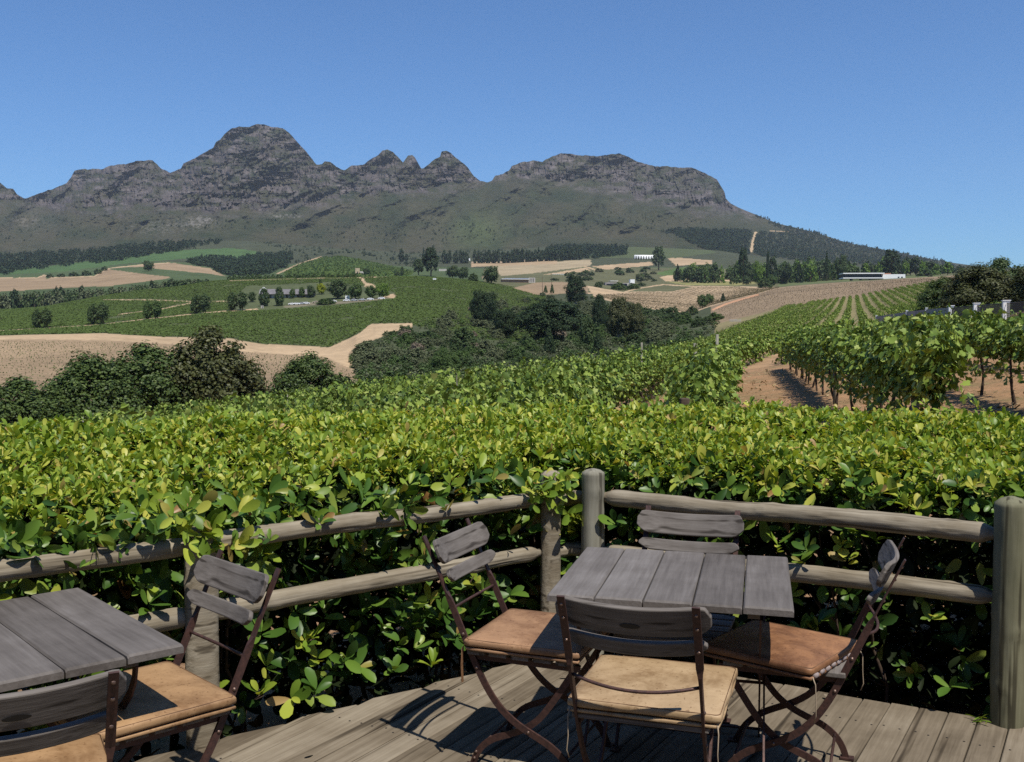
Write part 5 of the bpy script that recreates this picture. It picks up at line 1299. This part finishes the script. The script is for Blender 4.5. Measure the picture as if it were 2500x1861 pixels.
wood('scrub', 'scattered dark bushes dotted over the lower mountain slopes', [(0, 520), (200, 530), (430, 520), (620, 540), (800, 540), (1000, 540), (1200, 540), (1400, 510), (1600, 520), (1750, 545), (1600, 560), (1400, 575), (1250, 595), (1000, 600), (800, 592), (620, 560), (400, 556), (200, 586), (0, 594)], 420, 8, on_mtn=True)
wood('scrub', 'scattered bushes over the foothills between fields and mountains', [(600, 590), (800, 600), (1000, 612), (1200, 612), (1330, 606), (1330, 630), (1080, 640), (1000, 655), (860, 622), (790, 622), (720, 645), (690, 660), (700, 615)], 420, 7)

# dry litter, weeds and clods on the open soil
n = 5200
lx, ly = R.uniform(-2, 16, n), R.uniform(9, 47, n)
k = np.abs(fbm(lx * .8, ly * .8, 0, 2, 44)) < .33; lx, ly = lx[k], ly[k]; n = len(lx)
pos = np.c_[lx, ly, groundz(lx, ly) + .03]
o = MB().scatter(QT - [0, .5, 0], QF, pos, frames(R.normal(0, .7, (n, 3)) + [0, 0, 1]), np.stack([R.uniform(.01, .05, n), R.uniform(.06, .22, n), np.ones(n)], -1)).build('ground_litter', M['litter'])
tag(o, 'dry stalks and cuttings strewn over the open soil between the vine rows', 'litter', kind='stuff')

b = P(1672, 900, 10.6); b[2] = float(groundz(b[0], b[1])[0]); t = thing('short_post', 'short dark wooden post poking up just above the hedge before the bushy vine row', 'post', b)
hh = P(1672, 972, 10.6)[2] - b[2]; o = MB().box((0, 0, hh / 2 - .1), (.095, .095, hh + .2)).build('shaft', M['bark'], t); bevel(o, .012)
b = P(1697, 910, 40); b[2] = float(groundz(b[0], b[1])[0]); t = thing('trellis_post', 'slim grey trellis post standing alone by the dirt path, left of the bushy row', 'post', b)
hh = P(1697, 838, 40)[2] - b[2]; MB().tube([(0, 0, -.2), (.01, 0, hh * .5), (0, 0, hh)], .07, 10).build('shaft', M['post_wood'], t, True)

UP = [(850, 868), (906, 838), (955, 812), (1010, 800), (1110, 776), (1230, 732), (1300, 720), (1440, 727), (1540, 750), (1690, 772), (1760, 790), (1700, 850), (1500, 900), (1250, 960), (880, 960)]
wood('undergrowth', 'dark green undergrowth carpeting the ravine between the larger shrubs', UP, 1000, 2.3, 'leaf_dark', y0=100, y1=800, cones=0, leaves=80, ls=(.10, .18), patch=1)
wood('undergrowth', 'fresh green bushes scattered through the ravine undergrowth', UP, 800, 2.3, 'leaf_mid', y0=100, y1=800, cones=0, leaves=80, ls=(.10, .18))
wood('undergrowth', 'patches of grey-green undergrowth in the ravine', UP, 1000, 2.3, 'leaf_grey', y0=100, y1=800, cones=0, leaves=80, ls=(.10, .18), patch=-1)
# ================================================================ buildings, wall, cars
def frame_at(px, py, yaw=0.0, Y=None, z=None):
    Y = Y or hitY(px, py)[0]; p = P(px, py, Y)
    return p, Y / FPX
def building(name, label, px, py, yaw, cat='building', Y=None):
    p, s = frame_at(px, py, 0, Y); return thing(name, label, cat, p, yaw), s
# boundary wall
WP = [(2140, 126.), (2214, 106.), (2262, 96.), (2322, 85.), (2384, 75.), (2456, 65.), (2560, 54.)]
wp = [np.r_[(P(px, 750, y)[:2]), y] for px, y in WP]
wt = thing('boundary_wall', 'grey boundary wall with white pillars and black railings on the right', 'wall', (wp[3][0], wp[3][1], float(groundz(wp[3][0], wp[3][1])[0])))
oz = np.array(wt.location)
tops = [P(px, y, Y)[2] for (px, Y), y in zip(WP, (771, 759, 753, 747.5, 741.5, 735, 727))]
for i in range(len(WP)):
    b = np.array([wp[i][0], wp[i][1]]); gz_ = float(groundz(*b)[0]); h = tops[i] - gz_ + .3
    d = unit(np.array(wp[min(i + 1, 6)][:2]) - np.array(wp[max(i - 1, 0)][:2])); ang = math.atan2(d[1], d[0]); sz = .42 if i >= 3 else .18
    o = MB().box((0, 0, h / 2), (sz, sz, h), RZ(ang)).build('pillar', M['white_paint'], wt); o.location = tuple(np.r_[b, gz_ - .3] - oz); bevel(o, .02)
    MB().box((0, 0, h + .03), (sz + .08, sz + .08, .05), RZ(ang)).build('cap', M['white_paint'], o)
    if i < 6:
        a, c = np.array(wp[i][:2]) + d * .0, np.array(wp[i + 1][:2]); dd = unit(c - a); a, c = a + dd * .25, c - dd * .25
        za, zc = tops[i] - .12, tops[i + 1] - .12
        if i < 3:
            gA, gC = float(groundz(*a)[0]) - .3, float(groundz(*c)[0]) - .3
            nrm = np.array([dd[1], -dd[0], 0]) * .09
            V = [np.r_[a, gA] - nrm, np.r_[c, gC] - nrm, np.r_[c, zc] - nrm, np.r_[a, za] - nrm, np.r_[a, gA] + nrm, np.r_[c, gC] + nrm, np.r_[c, zc] + nrm, np.r_[a, za] + nrm]
            MB().add(np.array(V) - oz, np.array([[0, 1, 2, 3], [5, 4, 7, 6], [3, 2, 6, 7], [1, 0, 4, 5], [0, 3, 7, 4], [2, 1, 5, 6]])).build('wall_panel', M['wall_grey'], wt)
        else:
            mb = MB(); n = 60
            for k in range(n):
                f = (k + .5) / n; q = a * (1 - f) + c * f; zt = za * (1 - f) + zc * f
                mb.box(np.r_[q, zt - .75] - oz, (.02, .02, 1.5))
            for dz in (.02, .7, 1.45): mb.tube([np.r_[a, za - dz] - oz, np.r_[c, zc - dz] - oz], .022, 6)
            mb.build('railing', M['black_metal'], wt)
            V = [np.r_[a, za - 2.6], np.r_[c, zc - 2.6], np.r_[c, zc - 1.5], np.r_[a, za - 1.5]]; nrm = np.array([dd[1], -dd[0], 0]) * .09
            V = np.array([v - nrm for v in V] + [v + nrm for v in V]) - oz
            MB().add(V, np.array([[0, 1, 2, 3], [5, 4, 7, 6], [3, 2, 6, 7], [1, 0, 4, 5], [0, 3, 7, 4], [2, 1, 5, 6]])).build('plinth_wall', M['wall_grey'], wt)

# winery with long grey roof and white gable
t, s = building('winery', 'long low winery with grey roof and white gable among the hill trees', 700, 728, .10)
def roof_prism(mb, cx, cy, w_, d, z0, z1, over=.5):
    x, y = w_ / 2 + over, d / 2 + over
    V = np.array([[-x, -y, z0], [x, -y, z0], [x, y, z0], [-x, y, z0], [-x, 0, z1], [x, 0, z1]]) + [cx, cy, 0]
    return mb.add(V, [np.array([[0, 1, 5, 4], [2, 3, 4, 5], [3, 2, 1, 0]]), np.array([[0, 4, 3], [1, 2, 5]])])
W_ = 62 * s
W_ = 128 * s
MB().box((0, 6, 1.1), (W_, 9, 3.2)).build('wall', M['pale_wall'], t)
roof_prism(MB(), 0, 5.4, W_, 12, 2.6, 6.4, .7).build('roof', M['grey_roof'], t)
mb = MB(); gx_ = -W_ / 2 + 2.2
V = np.array([[-2.8, 0, -.4], [2.8, 0, -.4], [2.8, 0, 4], [1.5, 0, 6.3], [0, 0, 7.6], [-1.5, 0, 6.3], [-2.8, 0, 4]]); V = np.concatenate([V, V + [0, 8, 0]]) + [gx_, 1, 0]
mb.add(V, [np.array([[6, 5, 4, 3, 2, 1, 0]]), np.arange(7, 14)[None], np.stack([np.arange(7), (np.arange(7) + 1) % 7, (np.arange(7) + 1) % 7 + 7, np.arange(7) + 7], -1)])
mb.build('gable_wing', M['white_paint'], t)
for i in range(9): MB().box((-W_ / 2 + 3 + i * (W_ - 6) / 8, 1.46, 1.1), (1.6, .1, 2.0)).build('window', M['glass'], t)
def hut(name, label, px, py, w_px, h_px, mat, yaw=.1, depth=1.0, door=True, roof=None, Y=None):
    t, s = building(name, label, px, py, yaw, Y=Y); w_, h = w_px * s, h_px * s
    o = MB().box((0, w_ * depth / 2, h / 2 - .25), (w_, w_ * depth, h + .5)).build('wall', M[mat], t)
    MB().box((0, w_ * depth / 2, h + .06), (w_ + .3, w_ * depth + .3, .12)).build('roof', M[roof or mat], t)
    if door: MB().box((w_ * .12, -.03, h * .36), (w_ * .22, .06, h * .72)).build('door', M['glass'], t)
    return t, w_, h
hut('kiosk', 'small white kiosk with a dark door between the car park trees', 848, 731, 10, 9, 'white_paint')
hut('hut', 'small white block standing alone among vines on the hill crest', 1061, 684, 8, 4.5, 'white_paint', door=False)
hut('gate_house', 'tiny white gateway with dark opening left of the parked cars', 640, 753, 6, 7, 'pale_wall')
hut('shed', 'white-roofed shed between dark farm trees behind the hill', 1081, 662, 19, 5, 'pale_wall', roof='white_paint', door=False)
hut('shed', 'tiny white shed glimpsed below the windbreak pines', 1144, 637, 8, 6, 'white_paint', door=False)
hut('shed', 'small pale shed left of the dark tree by the long brick building', 1181, 682, 10, 8, 'stone_wall', door=False)
# ruined tower
t, s = building('stone_tower', 'ruined pale stone tower standing on the hill crest', 878, 670, .2)
MB().box((-5 * s, 2, 7 * s), (11 * s, 10 * s, 16 * s)).build('tower', M['stone_wall'], t); MB().box((6 * s, 2, 3 * s), (10 * s, 10 * s, 9 * s)).build('annex', M['pale_wall'], t)
MB().box((-5 * s, 2 - 5 * s, 4 * s), (2.5 * s, .2, 5 * s)).build('door', M['glass'], t)
# long brick building with blue roof
t, s = building('brick_building', 'long brick farm building with blue and white roof strip', 1258, 690, .12)
W_ = 66 * s
MB().box((0, 5, 3 * s), (W_, 10, 9 * s)).build('wall', M['brick_wall'], t)
MB().box((0, 4.2, 8.2 * s), (W_ + .6, 12, 1.4 * s)).build('eave', M['white_paint'], t)
MB().box((4 * s, 6, 10 * s), (W_ - 8 * s, 9, 2.2 * s)).build('roof', M['blue_roof'], t)
MB().box((41 * s, 5, 5.5 * s), (16 * s, 9, 13 * s)).build('end_block', M['pale_wall'], t)
for i in range(3): MB().box(((36.5 + 4.5 * i) * s, .46, 6 * s), (1.6 * s, .1, 9 * s)).build('window', M['glass'], t)
# grey modern house
t, s = building('modern_house', 'grey modern house with flat roofs and a white corner tower', 1512, 700, .15)
MB().box((-20 * s, 4, 4 * s), (30 * s, 8, 12 * s)).build('dark_wing', M['wall_grey'], t); MB().box((-13 * s, 4, 13.5 * s), (20 * s, 9, 1.2 * s)).build('roof', M['white_paint'], t)
MB().box((-1 * s, 2, 4 * s), (6 * s, 9, 14 * s)).build('stone_panel', M['stone_wall'], t); MB().box((20 * s, 4, 4 * s), (36 * s, 7, 10 * s)).build('wall', M['pale_wall'], t)
MB().box((34 * s, 5, 8 * s), (11 * s, 7, 20 * s)).build('tower', M['white_paint'], t); MB().box((14 * s, .4, 4 * s), (12 * s, .3, 7 * s)).build('window', M['glass'], t)
MB().box((-22 * s, -.1, 4 * s), (20 * s, .3, 5 * s)).build('window', M['glass'], t)
# polytunnel
t, s = building('polytunnel', 'white arched polytunnel below the conifer plantation', 1573, 632, .08)
a = np.linspace(0, np.pi, 13); r_ = 9.5 * s; W_ = 48 * s
V = np.concatenate([np.stack([np.full(13, x), 4 - np.cos(a) * 5, np.sin(a) * r_], -1) for x in (-W_ / 2, W_ / 2)])
MB().add(V, [np.stack([np.arange(12), np.arange(12) + 1, np.arange(12) + 14, np.arange(12) + 13], -1), np.arange(13)[None, ::-1], np.arange(13, 26)[None]]).build('cover', M['white_paint'], t, True)
MB().box((-W_ / 2 - .1, 4, r_ * .4), (.2, 3, r_ * .8)).build('door', M['pale_wall'], t)
for i in range(7):
    px = 1553 + i * 6.2; tree(px, 634, 4.5, 9, 'column', 'far', 'leaf_pine', 'small_cypress', 'tiny dark cypress in front of the white polytunnel', 'tree', 'tiny cypresses before the polytunnel')
# white modern building
t, s = building('modern_building', 'low white modern building with a dark glass front on the right hillside', 2132, 683, -.06, Y=1120)
W_ = 92 * s; x0 = -26 * s
MB().box((x0, 8, 9 * s), (W_, 14, 10 * s)).build('glass_front', M['glass'], t)
MB().box((x0 + 1, 7, 15.2 * s), (W_ + 3, 18, 2.4 * s)).build('roof', M['white_paint'], t); MB().box((x0 + 1, 7, 3.9 * s), (W_ + 3, 18, 2.4 * s)).build('floor_slab', M['white_paint'], t)
for i in range(12): MB().box((x0 - W_ / 2 + (i + .5) * W_ / 12, .9, 9.1 * s), (.25, .25, 9.6 * s)).build('mullion', M['black_metal'], t)
for i in range(3): MB().box((x0 - W_ / 4 + i * W_ / 4, 6, .5 * s), (1.2, 8, 4 * s)).build('support', M['wall_grey'], t)
MB().box((51 * s, 9, 6.5 * s), (54 * s, 13, 13.5 * s)).build('wing', M['white_paint'], t); MB().box((36 * s, 9, 14.6 * s), (18 * s, 8, 3 * s)).build('tiled_roof', M['red_roof'], t)
for i in range(2): MB().box(((62 + 8 * i) * s, 2.4, 6 * s), (4 * s, .2, 2.4 * s)).build('window', M['glass'], t)
# low fences, posts and masts
t, s = building('low_fence', 'low pale grey fence at the corner of the reddish field', 1795, 786, 0, 'fence', Y=300)
for i in range(9): MB().box(((i - 4) * 3.2 * s, 0, 3 * s), (.12, .1, 7 * s)).build('post', M['pale_wall'], t)
for zz in (2.2, 4.6): MB().box((0, -.08, zz * s), (28 * s, .05, 1.1 * s)).build('rail', M['pale_wall'], t)
t, s = building('white_fence', 'white paddock fence right of the long brick building', 1370, 672, .15, 'fence')
for i in range(10): MB().box(((i - 4.5) * 4.6 * s, 0, 1.5 * s), (.25, .2, 4 * s)).build('post', M['white_paint'], t)
MB().box((0, -.15, 2.6 * s), (44 * s, .1, .8 * s)).build('rail', M['white_paint'], t)
for px, py, h, lab in ((1324, 716, 42, 'bare grey mast left of its taller twin behind the vineyard hill'), (1346, 716, 48, 'taller bare grey mast behind the vineyard hill')):
    p, s = frame_at(px, py); t = thing('mast', lab, 'mast', p, 0, 'bare masts behind the hill')
    MB().tube([(0, 0, -1), (.1, 0, h * s * .5), (0, 0, h * s)], [.22, .17, .08], 6).build('pole', M['bark'], t, True); MB().box((0, 0, h * s * .86), (2.2, .15, .15)).build('crossbar', M['bark'], t)
ci = int(round((1998 - mp[0]) / 2)); t = thing('antenna_mast', 'thin antenna mast on the skyline of the right ridge', 'mast', PM[-1, ci])
MB().tube([(0, 0, -2), (0, 0, 14), (0, 0, 27)], [.5, .4, .2], 6).build('pole', M['wall_grey'], t); MB().box((0, 0, 20), (2.4, .3, .3)).build('crossbar', M['wall_grey'], t)

# parked cars: body, cabin glass, wheels, headlights
def make_car():
    t = thing('parked_car', 'parked car', 'car')
    pr = np.array([(-2.1, .28), (-2.15, .62), (-1.95, .86), (-1.15, .94), (-.55, 1.40), (.75, 1.44), (1.45, .98), (2.0, .90), (2.12, .6), (2.1, .28)])
    n = len(pr); V = np.concatenate([np.stack([pr[:, 0], np.full(n, y * (1 - .14 * (q == 0))), pr[:, 1]], -1) for q, y in ((1, -.86), (1, .86))])
    V[(V[:, 2] > 1.2), 1] *= .82
    b = MB().add(V, [np.stack([np.arange(n), (np.arange(n) + 1) % n, (np.arange(n) + 1) % n + n, np.arange(n) + n], -1), np.arange(n)[None, ::-1], np.arange(n, 2 * n)[None]]).build('body', M['car_white'], t); bevel(b, .06, 2)
    for sy in (-1, 1):
        MB().add(np.array([(-1.0, sy * .862, .98), (-.5, sy * .742, 1.33), (.7, sy * .742, 1.36), (1.25, sy * .862, 1.0)]) + [0, sy * .012, 0], np.array([[0, 1, 2, 3]])).build('side_window', M['glass'], t)
        MB().box((2.1, sy * .6, .68), (.06, .3, .14)).build('headlight', M['steel'], t)
        for x in (-1.3, 1.32): MB().tube([(x, sy * .70, .31), (x, sy * .89, .31)], .31, 14).build('wheel', M['tyre'], t)
    MB().add(np.array([(1.40, -.74, 1.0), (1.40, .74, 1.0), (.80, .62, 1.40), (.80, -.62, 1.40)]) + [.05, 0, .03], np.array([[0, 1, 2, 3]])).build('windscreen', M['glass'], t)
    return t
car0 = make_car()
cars = [(712, 745, 'car_white', 'leftmost white car of the parked row below the winery'), (724, 744.5, 'car_white', 'second white car from the left in the parked row'), (737, 743.5, 'car_silver', 'silver car between the white cars and the tan van'), (748, 743, 'car_white', 'white car just left of the tan car'), (771, 740.5, 'car_tan', 'tan car standing apart before the clipped bush'), (814, 738, 'car_white', 'white car alone under the biggest dark tree'), (846, 736, 'car_white', 'white car right below the small white kiosk'), (865, 735.5, 'car_silver', 'silver car right of the kiosk under the trees'), (884, 734.5, 'car_silver', 'grey car in the shade between two white ones'), (904, 733, 'car_white', 'white car under the second last tree of the car park'), (931, 731, 'car_white', 'rightmost white car beside the sandy patch')]
for i, (px, py, mt, lab) in enumerate(cars):
    o = car0 if i == 0 else dup(car0, (0, 0, 0), 0); p, s = frame_at(px, py)
    o.location = tuple(p + [0, 0, .02]); o.rotation_euler = (0, 0, .15 + (math.pi if i % 2 else 0)); o['label'] = lab; o['group'] = 'cars parked below the winery'; o.scale = (1.05,) * 3
    for c in o.children:
        if c.name.startswith('body'): c.material_slots[0].link = 'OBJECT'; c.material_slots[0].material = M[mt]

# unseen building added behind the viewer to block sky light from the terrace
t = thing('sky_block_building', 'unseen long building added behind the viewer to block sky light from the terrace', 'building', (0, -3.0, -.1))
MB().box((0, -3.5, 1.9), (26, 7, 4.2)).build('wall', M['deck_under'], t)
mb = MB(); roof_prism(mb, 0, -3.5, 26, 7, 4.02, 6.2, .35); mb.build('roof', M['grey_roof'], t)
for i in range(6):
    x = -9.5 + 3.8 * i
    f = MB().box((x, .03, 1.25), (2.4, .08, 2.3)).build('glazed_door', M['glass'], t)
    mb = MB()
    for dx in (-1.22, 0, 1.22): mb.box((x + dx, .09, 1.25), (.08, .06, 2.4))
    for dz in (.08, 2.42): mb.box((x, .085, dz), (2.34, .05, .08))
    mb.build('frame', M['bark'], f)
# ================================================================ air, light, camera
SUN = unit(np.array([.26, -.47, 1.0]))
w = bpy.data.worlds.new('World'); SC.world = w; w.use_nodes = True
nt = w.node_tree; bg = nt.nodes['Background']
sky = nt.nodes.new('ShaderNodeTexSky'); sky.sky_type = 'NISHITA'; sky.sun_disc = False
sky.sun_elevation = math.asin(SUN[2]); sky.sun_rotation = math.atan2(SUN[0], SUN[1])
sky.altitude = 200; sky.air_density = 1.0; sky.dust_density = .4; sky.ozone_density = 3.0
tn = nt.nodes.new('ShaderNodeMix'); tn.data_type = 'RGBA'; tn.blend_type = 'MULTIPLY'; tn.inputs[0].default_value = 1; tn.inputs[7].default_value = (.52, .80, 1.10, 1)
nt.links.new(sky.outputs[0], tn.inputs[6]); nt.links.new(tn.outputs[2], bg.inputs[0]); bg.inputs[1].default_value = .104
sl = bpy.data.lights.new('sun', 'SUN'); sl.energy = 5.0; sl.angle = math.radians(.53); sl.color = (1, .94, .84)
so = bpy.data.objects.new('sun', sl); COL.objects.link(so)
so.rotation_euler = Vector(tuple(-SUN)).to_track_quat('-Z', 'Y').to_euler(); so.location = (20, -20, 60)
cam = bpy.data.cameras.new('camera'); co = bpy.data.objects.new('camera', cam); COL.objects.link(co)
cam.sensor_width = 36; cam.lens = 36 * FPX / 2500; cam.clip_end = 40000; cam.clip_start = .05
co.location = (0, 0, H); co.rotation_euler = (math.pi / 2 - PITCH, 0, 0)
SC.camera = co
vs = SC.view_settings; vs.view_transform = 'Standard'; vs.look = 'None'; vs.gamma = 1; vs.exposure = .18
SC.cycles.use_denoising = False
try: SC.cycles.denoiser = 'OPENIMAGEDENOISE'
except Exception: pass
SC.cycles.use_adaptive_sampling = False; SC.cycles.max_bounces = 6; SC.cycles.transparent_max_bounces = 8; SC.cycles.volume_bounces = 0

# the air itself: pale haze over the valley
hm, nt, b = new_mat('haze'); nt.nodes.remove(b)
v = nt.nodes.new('ShaderNodeVolumePrincipled'); v.inputs['Color'].default_value = (.80, .88, 1, 1); v.inputs['Density'].default_value = 3.2e-5; v.inputs['Anisotropy'].default_value = .1
nt.links.new(v.outputs[0], nt.nodes['Material Output'].inputs['Volume'])
zlo_ = min(Pg[..., 2].min(), -14) - 1; zhi_ = PMall[..., 2].max() + 30
xw = max(np.abs(PMall[..., 0]).max(), np.abs(Pg[..., 0]).max()) + 60; yw = PMall[..., 1].max() + 60
hz = MB().box((0, (yw - 60) / 2, (zlo_ + zhi_) / 2), (2 * xw, yw + 60, zhi_ - zlo_)).build('haze', hm)
tag(hz, 'thin pale blue haze in the air over the valley', 'haze', kind='stuff')
